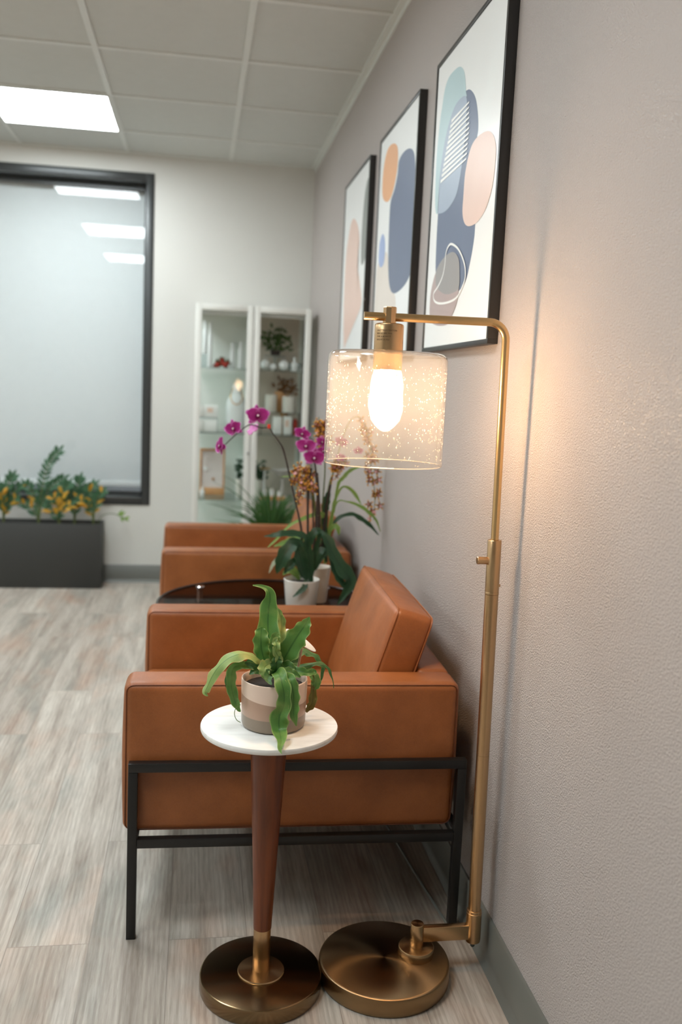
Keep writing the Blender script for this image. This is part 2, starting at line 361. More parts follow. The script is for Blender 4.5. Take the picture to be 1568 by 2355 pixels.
# ---------------- object helpers ----------------
def tag(o, label=None, cat=None, group=None, kind=None):
    if label: o['label'] = label
    if cat: o['category'] = cat
    if group: o['group'] = group
    if kind: o['kind'] = kind
    return o
def thing(name, label, cat, loc=(0, 0, 0), rotz=0, group=None):
    o = bpy.data.objects.new(name, None); C.objects.link(o); o.location = loc; o.rotation_euler = (0, 0, rotz); o.empty_display_size = .05
    return tag(o, label, cat, group)
def obj(name, bm, m, parent=None, smooth=True, angle=40, recalc=True):
    """links bm as ONE object; coordinates are the parent's own"""
    if recalc: bmesh.ops.recalc_face_normals(bm, faces=bm.faces)
    me = bpy.data.meshes.new(name); bm.to_mesh(me); bm.free()
    ms = m if isinstance(m, (list, tuple)) else [m]
    for x in ms: me.materials.append(x)
    if smooth:
        for p in me.polygons: p.use_smooth = True
        try: me.set_sharp_from_angle(angle=math.radians(angle))
        except Exception: pass
    o = bpy.data.objects.new(name, me); C.objects.link(o)
    if parent: o.parent = parent
    return o
def struct(name, bm, m, parent=None, **k):
    o = obj(name, bm, m, parent, **k)
    if not parent: o['kind'] = 'structure'
    return o
def dup(o, parent=None):
    c = o.copy(); C.objects.link(c); c.parent = parent
    for ch in list(o.children): dup(ch, c)
    return c
def box(bm, x0, x1, y0, y1, z0, z1, mi=0, bev=0):
    vs = [bm.verts.new((x, y, z)) for x in (x0, x1) for y in (y0, y1) for z in (z0, z1)]
    fs = [bm.faces.new([vs[i] for i in q]) for q in ((0, 1, 3, 2), (4, 6, 7, 5), (0, 4, 5, 1), (2, 3, 7, 6), (0, 2, 6, 4), (1, 5, 7, 3))]
    for f in fs: f.material_index = mi
    if bev:
        es = {e for f in fs for e in f.edges}
        bmesh.ops.bevel(bm, geom=list(es), offset=bev, segments=2, profile=.5, affect='EDGES')
    return bm
def boxes(*L, bev=0):
    bm = bmesh.new()
    for b in L: box(bm, *b, bev=bev)
    return bm
def rbox(c, h, r, infl=(0, 0, 0), n=10, seg=4, wob=0, bm=None):
    """padded box: centre c, half sizes h, fillet r, faces bulged by infl"""
    bm = bm or bmesh.new()
    def samp(H):
        a = [-H+r*k/seg for k in range(seg+1)]
        mid = [(-H+r)+(2*H-2*r)*k/n for k in range(1, n)]
        return a+mid+[-v for v in reversed(a)]
    new = []
    for ax in range(3):
        u, v = (ax+1) % 3, (ax+2) % 3
        su, sv = samp(h[u]), samp(h[v])
        for sgn in (-1, 1):
            g = []
            for a in su:
                row = []
                for b in sv:
                    p = [0, 0, 0]; p[ax] = sgn*h[ax]; p[u] = a; p[v] = b
                    q = [max(-(h[i]-r), min(h[i]-r, p[i])) for i in range(3)]
                    d = Vector([p[i]-q[i] for i in range(3)]); d.normalize()
                    P = Vector(q)+d*r
                    w = (1-(a/h[u])**2)*(1-(b/h[v])**2)
                    P[ax] += sgn*infl[ax]*w
                    if wob: P[ax] += sgn*wob*math.sin(a*31+sgn)*math.sin(b*27+ax)*w
                    row.append(bm.verts.new(P+Vector(c)))
                g.append(row); new += row
            for i in range(len(g)-1):
                for j in range(len(g[0])-1):
                    f = (g[i][j], g[i+1][j], g[i+1][j+1], g[i][j+1])
                    bm.faces.new(f if sgn > 0 else f[::-1])
    bmesh.ops.remove_doubles(bm, verts=new, dist=1e-5)
    return bm
def lathe(prof, seg=48, c=(0, 0, 0), bm=None, mi=0, sx=1, sy=1):
    bm = bm or bmesh.new(); rings = []
    for r, z in prof:
        if r < 1e-6: rings.append([bm.verts.new((c[0], c[1], c[2]+z))])
        else: rings.append([bm.verts.new((c[0]+sx*r*math.cos(2*PI*k/seg), c[1]+sy*r*math.sin(2*PI*k/seg), c[2]+z)) for k in range(seg)])
    for a, b in zip(rings, rings[1:]):
        for k in range(seg):
            k2 = (k+1) % seg
            if len(a) == 1 and len(b) == 1: continue
            if len(a) == 1: f = (a[0], b[k2], b[k])
            elif len(b) == 1: f = (a[k], a[k2], b[0])
            else: f = (a[k], a[k2], b[k2], b[k])
            bm.faces.new(f).material_index = mi
    return bm
def crom(P, n=6, closed=False):
    """Catmull-Rom through tuples of any length"""
    out = []; N_ = len(P)
    rng = range(N_ if closed else N_-1)
    g = (lambda i: P[i % N_]) if closed else (lambda i: P[max(0, min(N_-1, i))])
    for i in rng:
        p0, p1, p2, p3 = g(i-1), g(i), g(i+1), g(i+2)
        for k in range(n):
            t = k/n
            out.append(tuple(.5*((2*b)+(-a+c)*t+(2*a-5*b+4*c-d)*t*t+(-a+3*b-3*c+d)*t**3) for a, b, c, d in zip(p0, p1, p2, p3)))
    if not closed: out.append(tuple(P[-1]))
    return out
def tube(P, r, seg=10, bm=None, closed=False, cap=True, mi=0):
    """P: points; r: radius or list of radii"""
    bm = bm or bmesh.new(); P = [Vector(p[:3]) for p in P]; n = len(P)
    R = r if isinstance(r, (list, tuple)) else [r]*n
    rings = []; up = None
    for i in range(n):
        a = P[(i-1) % n] if closed or i > 0 else P[i]; b = P[(i+1) % n] if closed or i < n-1 else P[i]
        t = (b-a).normalized()
        if up is None:
            up = Vector((0, 0, 1)) if abs(t.z) < .9 else Vector((1, 0, 0))
        s = t.cross(up).normalized(); up = s.cross(t).normalized()
        rings.append([bm.verts.new(P[i]+(s*math.cos(2*PI*k/seg)+up*math.sin(2*PI*k/seg))*max(R[i], 1e-5)) for k in range(seg)])
    pairs = list(zip(rings, rings[1:]))+([(rings[-1], rings[0])] if closed else [])
    for a, b in pairs:
        for k in range(seg): bm.faces.new((a[k], a[(k+1) % seg], b[(k+1) % seg], b[k])).material_index = mi
    if cap and not closed:
        bm.faces.new(rings[0][::-1]).material_index = mi; bm.faces.new(rings[-1]).material_index = mi
    return bm
def leaf(pts, bm=None, face=(0, -1, .45), fold=.18, wave=0, freq=5, steps=5, cols=6, curl=0, mi=0, ph=0):
    """blade along pts (x,y,z,width) whose upper side looks towards face"""
    bm = bm or bmesh.new(); uvl = bm.loops.layers.uv.verify()
    Q = crom(pts, steps); n = len(Q); F = Vector(face).normalized(); rows = []
    for i, q in enumerate(Q):
        p = Vector(q[:3]); w = max(q[3], .0004)
        t = (Vector(Q[min(i+1, n-1)][:3])-Vector(Q[max(i-1, 0)][:3])).normalized()
        s = t.cross(F)
        if s.length < .2: s = t.cross(Vector((.3, -.4, .85)))
        s.normalize()
        if rows and s.dot(prev) < 0: s = -s
        if rows: s = (s+prev*.8).normalized()
        prev = s
        nn = s.cross(t).normalized()
        if nn.dot(F) < 0: nn = -nn
        row = []
        for k in range(cols+1):
            u = k/cols*2-1
            off = abs(u)*fold*w*.5+curl*u*u*w*.5
            wv = wave*w*math.sin(freq*2*PI*i/n+ph+(0 if u < 0 else 1.7))*u*u
            ed = 1+.12*(wave > 0)*math.sin(freq*2.7*PI*i/n+ph*2+(u > 0))*(abs(u) > .8)
            row.append(bm.verts.new(p+s*(u*w*.5*ed)+nn*(off+wv)))
        rows.append(row)
    for i in range(n-1):
        for k in range(cols):
            f = bm.faces.new((rows[i][k], rows[i][k+1], rows[i+1][k+1], rows[i+1][k])); f.material_index = mi
            for lp, (uu, vv) in zip(f.loops, ((k, i), (k+1, i), (k+1, i+1), (k, i+1))): lp[uvl].uv = (uu/cols, vv/(n-1)*3)
    return bm
def to_world(bm, loc=(0, 0, 0), rot=(0, 0, 0), sc=1, verts=None):
    mtx = Matrix.LocRotScale(Vector(loc), Euler(rot), Vector((sc, sc, sc)) if isinstance(sc, (int, float)) else Vector(sc))
    bmesh.ops.transform(bm, matrix=mtx, verts=verts or bm.verts); return bm
def rel(pts, o): return [(p[0]-o[0], p[1]-o[1], p[2]-o[2])+tuple(p[3:]) for p in pts]

# ---------------- traced shapes, in metres in the room: (x, y, z, width) ----------------
FERN = [
  ('g', [(-0.487,1.73,0.66,0.0097),(-0.496,1.735,0.69,0.0268),(-0.5,1.74,0.724,0.0401),(-0.502,1.75,0.755,0.0427),(-0.501,1.755,0.783,0.0342),(-0.499,1.755,0.805,0.0268),(-0.503,1.75,0.822,0.0146),(-0.515,1.75,0.829,0.0085),(-0.534,1.75,0.832,0.0019)]),
  ('p', [(-0.482,1.74,0.661,0.0073),(-0.478,1.75,0.699,0.0147),(-0.475,1.76,0.727,0.0197),(-0.474,1.77,0.754,0.0173),(-0.479,1.77,0.774,0.0099),(-0.483,1.77,0.782,0.0015)]),
  ('g', [(-0.492,1.72,0.663,0.0097),(-0.508,1.72,0.69,0.0265),(-0.515,1.72,0.712,0.0313),(-0.517,1.72,0.734,0.03),(-0.516,1.725,0.75,0.0192),(-0.515,1.725,0.755,0.0036)]),
  ('g', [(-0.486,1.72,0.663,0.0097),(-0.474,1.715,0.689,0.0265),(-0.462,1.71,0.715,0.0408),(-0.449,1.705,0.741,0.0407),(-0.437,1.7,0.762,0.0286),(-0.431,1.7,0.773,0.0167),(-0.427,1.7,0.782,0.0024)]),
  ('g', [(-0.491,1.71,0.671,0.0096),(-0.49,1.705,0.703,0.0215),(-0.492,1.705,0.725,0.0215),(-0.49,1.705,0.743,0.0167),(-0.486,1.705,0.75,0.0036)]),
  ('p', [(-0.497,1.72,0.667,0.0072),(-0.517,1.71,0.691,0.0144),(-0.531,1.7,0.703,0.0238),(-0.553,1.69,0.712,0.0259),(-0.576,1.685,0.707,0.027),(-0.596,1.68,0.692,0.0245),(-0.609,1.68,0.672,0.0222),(-0.617,1.68,0.653,0.0187),(-0.622,1.68,0.64,0.0117),(-0.616,1.68,0.633,0.0014)]),
  ('g', [(-0.501,1.72,0.665,0.0072),(-0.53,1.71,0.682,0.012),(-0.552,1.7,0.687,0.0142),(-0.569,1.7,0.681,0.0178),(-0.573,1.7,0.659,0.019),(-0.57,1.7,0.635,0.019),(-0.564,1.7,0.615,0.0167),(-0.558,1.7,0.601,0.0096),(-0.553,1.7,0.594,0.0019)]),
  ('d', [(-0.502,1.73,0.664,0.0073),(-0.537,1.73,0.676,0.0121),(-0.563,1.72,0.677,0.0144),(-0.578,1.72,0.659,0.0096),(-0.579,1.72,0.641,0.0084),(-0.575,1.72,0.628,0.0024)]),
  ('p', [(-0.496,1.705,0.69,0.0144),(-0.51,1.69,0.686,0.0261),(-0.511,1.68,0.676,0.0189),(-0.51,1.675,0.667,0.0047)]),
  ('g', [(-0.49,1.7,0.674,0.0096),(-0.484,1.67,0.678,0.0259),(-0.479,1.652,0.663,0.028),(-0.475,1.65,0.642,0.0257),(-0.476,1.65,0.621,0.028),(-0.483,1.648,0.602,0.0339),(-0.483,1.642,0.58,0.0326),(-0.482,1.61,0.572,0.0183),(-0.487,1.58,0.567,0.0077),(-0.484,1.568,0.563,0.0013)]),
  ('g', [(-0.485,1.7,0.672,0.0096),(-0.467,1.665,0.674,0.0188),(-0.461,1.654,0.663,0.0222),(-0.457,1.653,0.641,0.0222),(-0.456,1.652,0.62,0.0199),(-0.455,1.65,0.601,0.0141),(-0.45,1.648,0.584,0.0019)]),
  ('g', [(-0.481,1.72,0.665,0.0097),(-0.461,1.71,0.673,0.0145),(-0.44,1.7,0.674,0.0168),(-0.425,1.7,0.671,0.012),(-0.412,1.71,0.67,0.0109),(-0.42,1.71,0.675,0.0048)]),
  ('g', [(-0.479,1.72,0.667,0.0073),(-0.451,1.72,0.67,0.0121),(-0.423,1.72,0.667,0.0122),(-0.409,1.72,0.654,0.0183),(-0.406,1.72,0.64,0.0183),(-0.41,1.72,0.631,0.0049)]),
  ('b', [(-0.481,1.72,0.665,0.0048),(-0.442,1.72,0.667,0.0061),(-0.418,1.72,0.663,0.0061),(-0.412,1.72,0.642,0.0085),(-0.411,1.72,0.622,0.0147),(-0.412,1.72,0.604,0.0171),(-0.418,1.72,0.593,0.0122),(-0.424,1.72,0.585,0.0049)]),
  ('d', [(-0.48,1.74,0.663,0.0073),(-0.453,1.75,0.685,0.0148),(-0.43,1.76,0.696,0.0173),(-0.412,1.76,0.691,0.0137),(-0.398,1.76,0.682,0.0124),(-0.388,1.76,0.666,0.0087),(-0.388,1.76,0.65,0.0075),(-0.391,1.76,0.633,0.002)]),
  ('d', [(-0.48,1.73,0.664,0.0073),(-0.449,1.74,0.668,0.0098),(-0.427,1.74,0.672,0.0123),(-0.405,1.74,0.677,0.0111),(-0.385,1.74,0.673,0.0086),(-0.376,1.74,0.66,0.0069),(-0.37,1.74,0.644,0.0035),(-0.367,1.74,0.626,0.0012)]),
  ('d', [(-0.482,1.74,0.661,0.0098),(-0.457,1.75,0.68,0.0222),(-0.445,1.75,0.694,0.0197),(-0.438,1.75,0.703,0.0049)]),
  ('p', [(-0.488,1.7,0.678,0.0096),(-0.483,1.69,0.701,0.0142),(-0.49,1.69,0.716,0.0142),(-0.489,1.685,0.729,0.0142),(-0.492,1.69,0.738,0.0118),(-0.487,1.69,0.745,0.0024)]),
  ('d', [(-0.495,1.71,0.668,0.0072),(-0.518,1.7,0.678,0.0143),(-0.535,1.69,0.688,0.0118),(-0.548,1.69,0.695,0.0047)]),
  ('d', [(-0.489,1.7,0.663,0.012),(-0.488,1.69,0.688,0.0237),(-0.487,1.69,0.703,0.0166),(-0.483,1.69,0.709,0.0028)]),
  ('d', [(-0.495,1.71,0.666,0.0072),(-0.511,1.7,0.676,0.0167),(-0.529,1.69,0.679,0.0142),(-0.539,1.685,0.673,0.0028)]),
  ('g', [(-0.483,1.7,0.668,0.0072),(-0.47,1.685,0.679,0.0166),(-0.455,1.68,0.676,0.0142),(-0.442,1.68,0.669,0.0028)]),
  ('d', [(-0.496,1.73,0.66,0.0097),(-0.515,1.74,0.675,0.0195),(-0.535,1.74,0.679,0.017),(-0.545,1.74,0.673,0.0036)]),
  ('g', [(-0.483,1.72,0.663,0.0121),(-0.474,1.71,0.677,0.0217),(-0.462,1.705,0.683,0.0216),(-0.453,1.7,0.678,0.0048)]),
  ('d', [(-0.492,1.69,0.668,0.0095),(-0.502,1.68,0.676,0.0189),(-0.505,1.665,0.67,0.014),(-0.499,1.654,0.663,0.0028)]),
  ('d', [(-0.485,1.73,0.66,0.0097),(-0.471,1.74,0.675,0.022),(-0.452,1.74,0.679,0.0196),(-0.435,1.75,0.676,0.0049)]),
]
FERN_EXTRA = [
  ('stick', [(-0.446,1.708,0.667,0.0048),(-0.436,1.708,0.733,0.0048)]),
  ('oval', [(-0.469,1.716,0.752,0.0),(-0.409,1.716,0.708,0.0145)]),
  ('tendril', [(-0.554,1.69,0.612,0.0007),(-0.563,1.685,0.606,0.0007),(-0.565,1.69,0.593,0.0007),(-0.56,1.7,0.578,0.0007),(-0.552,1.71,0.569,0.0007)]),
]
PHAL_LEAVES = [
  ('d', [(-0.278,2.98,0.687,0.0085),(-0.285,2.97,0.723,0.0211),(-0.316,2.96,0.737,0.0252),(-0.364,2.95,0.739,0.0229),(-0.397,2.95,0.732,0.0146),(-0.426,2.95,0.729,0.0021)]),
  ('d', [(-0.283,2.98,0.604,0.0128),(-0.296,2.97,0.688,0.0253),(-0.325,2.95,0.708,0.0377),(-0.358,2.94,0.671,0.0459),(-0.373,2.94,0.633,0.0292),(-0.381,2.94,0.607,0.0021)]),
  ('d', [(-0.264,3.0,0.609,0.0129),(-0.271,3.0,0.679,0.0171),(-0.264,3.0,0.722,0.0256),(-0.248,3.0,0.742,0.0256),(-0.226,3.0,0.74,0.0128)]),
  ('d', [(-0.256,3.0,0.618,0.0129),(-0.238,3.0,0.718,0.0171),(-0.225,2.99,0.733,0.0213),(-0.206,2.98,0.705,0.0383),(-0.188,2.97,0.664,0.0404),(-0.158,2.96,0.619,0.051),(-0.133,2.96,0.584,0.0469),(-0.146,2.96,0.541,0.0256),(-0.17,2.96,0.501,0.0043)]),
  ('d', [(-0.274,2.98,0.579,0.0128),(-0.287,2.97,0.607,0.0339),(-0.3,2.96,0.651,0.0464),(-0.31,2.96,0.686,0.0337),(-0.315,2.96,0.711,0.0042)]),
  ('d', [(-0.259,2.99,0.568,0.0128),(-0.267,2.98,0.613,0.0255),(-0.273,2.98,0.657,0.034),(-0.281,2.98,0.704,0.0254),(-0.28,2.98,0.734,0.0042)]),
  ('d', [(-0.259,3.0,0.588,0.0129),(-0.248,3.0,0.64,0.0214),(-0.236,3.0,0.671,0.0343),(-0.211,3.0,0.682,0.0064)]),
  ('d', [(-0.293,2.97,0.589,0.0085),(-0.313,2.96,0.643,0.0253),(-0.339,2.95,0.631,0.0294),(-0.354,2.95,0.606,0.0042)]),
  ('d', [(-0.28,2.95,0.585,0.0148),(-0.289,2.935,0.562,0.0189),(-0.308,2.93,0.546,0.0126),(-0.326,2.93,0.532,0.0021)]),
  ('d', [(-0.247,3.0,0.61,0.0086),(-0.206,3.0,0.676,0.0214),(-0.183,2.99,0.612,0.0215),(-0.157,2.98,0.571,0.0257),(-0.125,2.98,0.545,0.0086)]),
  ('w', [(-0.343,2.98,0.604,0.0042),(-0.371,2.97,0.653,0.0093),(-0.392,2.97,0.631,0.011),(-0.403,2.97,0.603,0.0025)]),
  ('y', [(-0.294,3.03,0.567,0.0087),(-0.312,3.03,0.594,0.0302),(-0.334,3.03,0.602,0.0259),(-0.351,3.03,0.584,0.0043)]),
]
ONC_LEAVES = [
  ('y', [(-0.212,3.07,0.631,0.0088),(-0.215,3.06,0.775,0.0148),(-0.239,3.05,0.792,0.0156),(-0.271,3.04,0.783,0.0155),(-0.319,3.03,0.764,0.0111),(-0.352,3.03,0.737,0.0077),(-0.381,3.03,0.702,0.0094),(-0.406,3.03,0.678,0.0021)]),
  ('y', [(-0.202,3.08,0.616,0.0088),(-0.193,3.08,0.719,0.0149),(-0.183,3.08,0.795,0.0105),(-0.176,3.08,0.839,0.0096),(-0.151,3.08,0.884,0.0079),(-0.115,3.08,0.867,0.0149),(-0.086,3.08,0.826,0.0035)]),
  ('y', [(-0.193,3.08,0.719,0.0079),(-0.171,3.08,0.826,0.0053),(-0.135,3.08,0.833,0.0061),(-0.09,3.08,0.819,0.0132),(-0.058,3.08,0.798,0.0132),(-0.03,3.08,0.771,0.0088),(-0.013,3.08,0.732,0.0022)]),
  ('d', [(-0.202,3.08,0.616,0.0088),(-0.189,3.08,0.728,0.0105),(-0.164,3.08,0.773,0.014),(-0.12,3.08,0.79,0.0149),(-0.084,3.08,0.775,0.0185),(-0.047,3.08,0.749,0.0133),(-0.018,3.08,0.718,0.0022)]),
  ('y', [(-0.178,3.08,0.795,0.0061),(-0.169,3.08,0.888,0.0105),(-0.152,3.08,0.914,0.014),(-0.127,3.08,0.941,0.0131),(-0.09,3.08,0.956,0.0035)]),
  ('y', [(-0.198,3.07,0.721,0.0061),(-0.183,3.06,0.747,0.0174),(-0.169,3.05,0.747,0.0191),(-0.162,3.05,0.722,0.0044)]),
  ('y', [(-0.259,3.07,0.684,0.0087),(-0.286,3.07,0.706,0.0218),(-0.329,3.07,0.692,0.0261),(-0.382,3.06,0.677,0.0043)]),
  ('y', [(-0.22,3.08,0.625,0.0088),(-0.239,3.08,0.665,0.022),(-0.214,3.08,0.696,0.0088)]),
  ('y', [(-0.248,3.06,0.818,0.0026),(-0.278,3.06,0.93,0.0043),(-0.331,3.05,0.919,0.0069),(-0.369,3.05,0.916,0.0021)]),
  ('d', [(-0.2,3.06,0.625,0.0088),(-0.213,3.06,0.775,0.0217),(-0.209,3.06,0.836,0.026),(-0.198,3.06,0.88,0.0043)]),
]
STEMS = [
  ('phal', [(-0.275,2.99,0.576,0.0103),(-0.294,3.0,0.704,0.0094),(-0.3,3.0,0.756,0.0077),(-0.322,3.0,0.841,0.0063),(-0.34,3.0,0.909,0.0063),(-0.355,3.0,0.968,0.0059),(-0.369,3.0,1.013,0.0067),(-0.382,3.0,1.034,0.005),(-0.402,3.0,1.06,0.0042),(-0.417,3.0,1.08,0.0042),(-0.443,2.99,1.08,0.0041),(-0.477,2.98,1.089,0.0041),(-0.501,2.97,1.077,0.0037),(-0.53,2.96,1.052,0.0037),(-0.552,2.95,1.031,0.0033),(-0.572,2.94,1.011,0.0028)]),
  ('phal', [(-0.263,3.0,0.574,0.0103),(-0.249,3.01,0.738,0.0077),(-0.249,3.0,0.869,0.0076),(-0.256,3.0,0.933,0.0076),(-0.266,3.0,0.987,0.0051),(-0.285,3.0,1.029,0.0042),(-0.303,3.0,1.058,0.0038),(-0.317,3.0,1.078,0.0034)]),
  ('stake', [(-0.268,3.0,0.587,0.0086),(-0.279,3.01,0.845,0.0085),(-0.27,3.02,0.951,0.0085)]),
  ('stake', [(-0.228,3.05,0.622,0.0122),(-0.235,3.05,0.798,0.0121),(-0.248,3.05,0.932,0.012)]),
  ('stake', [(-0.247,3.03,0.603,0.0061),(-0.259,3.03,0.822,0.0056),(-0.27,3.03,0.933,0.0055)]),
  ('stake', [(-0.222,3.06,0.624,0.0096),(-0.208,3.06,0.806,0.0096),(-0.198,3.06,0.893,0.0087)]),
  ('onc', [(-0.227,3.06,0.624,0.0052),(-0.222,3.06,0.819,0.0048),(-0.22,3.05,0.95,0.0043),(-0.233,3.04,1.036,0.0038),(-0.25,3.04,1.121,0.0025)]),
  ('onc', [(-0.23,3.05,0.626,0.0052),(-0.25,3.04,0.821,0.0047),(-0.272,3.03,0.908,0.0043),(-0.3,3.02,0.933,0.0034),(-0.331,3.0,0.913,0.0021)]),
  ('onc', [(-0.228,3.05,0.626,0.0044),(-0.25,3.04,0.799,0.0043),(-0.271,3.0,0.877,0.0034),(-0.294,2.99,0.911,0.0034),(-0.3,2.99,0.843,0.0017)]),
  ('onc', [(-0.222,3.06,0.624,0.0053),(-0.209,3.07,0.818,0.0048),(-0.198,3.07,0.905,0.0043),(-0.178,3.07,0.95,0.0035),(-0.161,3.07,0.968,0.0022)]),
  ('onc', [(-0.218,3.06,0.624,0.0053),(-0.202,3.08,0.838,0.0048),(-0.172,3.09,0.992,0.0044),(-0.14,3.1,1.097,0.0044),(-0.106,3.1,1.124,0.0039),(-0.073,3.1,1.082,0.0035),(-0.055,3.1,1.003,0.0035),(-0.052,3.1,0.942,0.0031),(-0.035,3.1,0.862,0.0027),(-0.035,3.1,0.768,0.0018)]),
]
BLOOMS = [
  ('front', [(-0.457,2.98,1.117,0.0825)]),
  ('left', [(-0.533,2.95,1.075,0.0672)]),
  ('back', [(-0.47,3.0,1.072,0.0499)]),
  ('side', [(-0.574,2.93,1.02,0.0688)]),
  ('front2', [(-0.31,2.98,1.065,0.0562)]),
  ('front2', [(-0.296,2.97,1.025,0.0707)]),
  ('front2', [(-0.269,2.96,0.988,0.0749)]),
  ('front', [(-0.241,3.0,1.039,0.0463)]),
  ('front2', [(-0.234,3.0,1.009,0.0464)]),
  ('front', [(-0.174,3.02,1.04,0.0468)]),
  ('front2', [(-0.114,3.02,1.012,0.0342)]),
  ('front', [(-0.172,3.03,0.988,0.0342)]),
]
ORCHID_MISC = [
  ('clip', [(-0.418,2.995,1.085,0.0208)]),
]
ART3 = [
  ('navy', [(2.241,1.941),(2.191,1.91),(2.161,1.867),(2.149,1.824),(2.16,1.793),(2.135,1.706),(2.126,1.606),(2.13,1.569),(2.15,1.524),(2.179,1.485),(2.248,1.466),(2.348,1.468),(2.43,1.495),(2.472,1.539),(2.483,1.62),(2.483,1.692),(2.479,1.777),(2.465,1.851),(2.43,1.9),(2.38,1.935),(2.327,1.945),(2.288,1.948)]),
  ('teal', [(2.345,2.026),(2.298,1.997),(2.274,1.948),(2.267,1.932),(2.326,1.943),(2.38,1.935),(2.43,1.9),(2.465,1.851),(2.487,1.779),(2.489,1.699),(2.516,1.717),(2.529,1.787),(2.531,1.867),(2.516,1.942),(2.501,1.976),(2.485,2.01),(2.459,2.029),(2.416,2.034)]),
  ('mist', [(2.267,1.932),(2.255,1.886),(2.257,1.838),(2.268,1.787),(2.282,1.744),(2.309,1.709),(2.368,1.691),(2.427,1.688),(2.489,1.697),(2.482,1.707),(2.487,1.779),(2.465,1.851),(2.43,1.9),(2.38,1.935),(2.326,1.943)]),
  ('blush', [(2.07,1.802),(2.029,1.784),(2.004,1.755),(2.0,1.723),(2.007,1.68),(2.027,1.649),(2.06,1.625),(2.115,1.611),(2.176,1.613),(2.217,1.628),(2.239,1.657),(2.239,1.7),(2.236,1.745),(2.213,1.785),(2.181,1.805),(2.128,1.809)]),
  ('rosewood', [(2.313,1.572),(2.253,1.551),(2.233,1.519),(2.23,1.476),(2.242,1.44),(2.278,1.413),(2.316,1.393),(2.423,1.396),(2.502,1.417),(2.514,1.471),(2.498,1.51),(2.458,1.546),(2.4,1.566)]),
  ('stone', [(2.313,1.572),(2.253,1.551),(2.233,1.519),(2.23,1.476),(2.29,1.468),(2.364,1.473),(2.446,1.497),(2.466,1.527),(2.458,1.546),(2.4,1.566)]),
]
STRIPES = [[(2.392, 1.912), (2.236, 1.913)], [(2.399, 1.9), (2.234, 1.901)], [(2.406, 1.888), (2.231, 1.888)], [(2.412, 1.876), (2.228, 1.876)], [(2.419, 1.865), (2.225, 1.863)], [(2.427, 1.853), (2.223, 1.851)], [(2.434, 1.841), (2.222, 1.839)], [(2.441, 1.828), (2.224, 1.828)], [(2.448, 1.816), (2.226, 1.816)], [(2.455, 1.804), (2.227, 1.805)], [(2.462, 1.792), (2.229, 1.794)], [(2.47, 1.779), (2.231, 1.782)]]
LOOP = [(2.372, 1.574), (2.353, 1.59), (2.318, 1.592), (2.25, 1.569), (2.193, 1.529), (2.178, 1.495), (2.206, 1.47), (2.245, 1.453), (2.314, 1.448), (2.405, 1.452), (2.463, 1.464), (2.476, 1.484), (2.431, 1.499), (2.39, 1.522), (2.374, 1.551)]
ART2 = [
  ('sand', [(3.175,1.688),(3.133,1.655),(3.095,1.57),(2.999,1.529),(2.975,1.481),(2.971,1.37),(3.318,1.384),(3.341,1.585),(3.332,1.658),(3.239,1.678)]),
  ('navy', [(2.872,1.956),(2.814,1.925),(2.787,1.862),(2.776,1.751),(2.765,1.639),(2.775,1.578),(2.866,1.543),(3.012,1.534),(3.095,1.57),(3.136,1.665),(3.15,1.792),(3.14,1.849),(3.086,1.878),(3.048,1.918),(3.035,1.958),(2.959,1.968)]),
  ('orange', [(3.145,2.037),(3.07,2.006),(3.057,1.953),(3.081,1.906),(3.132,1.867),(3.201,1.859),(3.279,1.885),(3.304,1.931),(3.293,1.996),(3.238,2.039)]),
  ('periwinkle', [(3.255,1.76),(3.21,1.73),(3.199,1.678),(3.218,1.65),(3.273,1.649),(3.305,1.676),(3.303,1.734)]),
]
ART1 = [
  ('greygreen', [(3.594,2.023),(3.559,2.01),(3.538,1.884),(3.55,1.775),(3.592,1.724),(3.657,1.703),(3.694,1.737),(3.698,1.854),(3.67,1.965),(3.631,2.014)]),
  ('blush', [(3.898,1.92),(3.791,1.869),(3.744,1.803),(3.769,1.723),(3.693,1.643),(3.634,1.555),(3.76,1.493),(3.992,1.404),(4.035,1.406),(4.089,1.592),(4.081,1.787),(4.029,1.869),(3.975,1.917)]),
]
LINE1 = [(3.553, 1.565), (3.993, 1.407)]

# ======================= the room =======================
XL, YB, YR, H = -4.6, 5.56, -2.4, 2.485
GX = [-0.493-.582*k for k in range(7)]; GY = [3.875+.6096*k for k in range(-10, 3)]
struct('floor', boxes((XL-.1, .1, YR-.1, YB+.1, -.08, 0)), M['floor'], smooth=False)
struct('ceiling', boxes((XL-.1, .1, YR-.1, YB+.1, H+.007, H+.08)), M['ceiling'], smooth=False)
struct('wall_right', boxes((0, .1, YR-.1, YB+.3, 0, H+.007)), M['wall_right'], smooth=False)
WX0, WX1, WZ0, WZ1 = -2.62, -0.922, .470, 2.385
struct('wall_back', boxes((WX1, 0, YB, YB+.26, 0, H+.007), (XL, WX0, YB, YB+.26, 0, H+.007), (WX0, WX1, YB, YB+.26, 0, WZ0), (WX0, WX1, YB, YB+.26, WZ1, H+.007)), M['wall_back'], smooth=False)
struct('wall_left', boxes((XL-.1, XL, YR-.1, YB+.3, 0, H+.007)), M['wall_back'], smooth=False)
struct('wall_front', boxes((XL, 0, YR-.1, YR, 0, H+.007)), M['wall_back'], smooth=False)
bm = bmesh.new()
for x in GX: box(bm, x-.012, x+.012, YR, YB, H, H+.0075)
for y in GY: box(bm, XL, 0, y-.012, y+.012, H+.001, H+.0075)
struct('trim_1', bm, M['grid'], smooth=False)
bm = boxes((-.024, 0, YR, YB, H-.004, H+.0075), (XL, -.024, YB-.024, YB, H-.002, H+.0075), (-.004, 0, YR, YB, H-.024, H-.004))
struct('trim_2', bm, M['grid'], smooth=False)
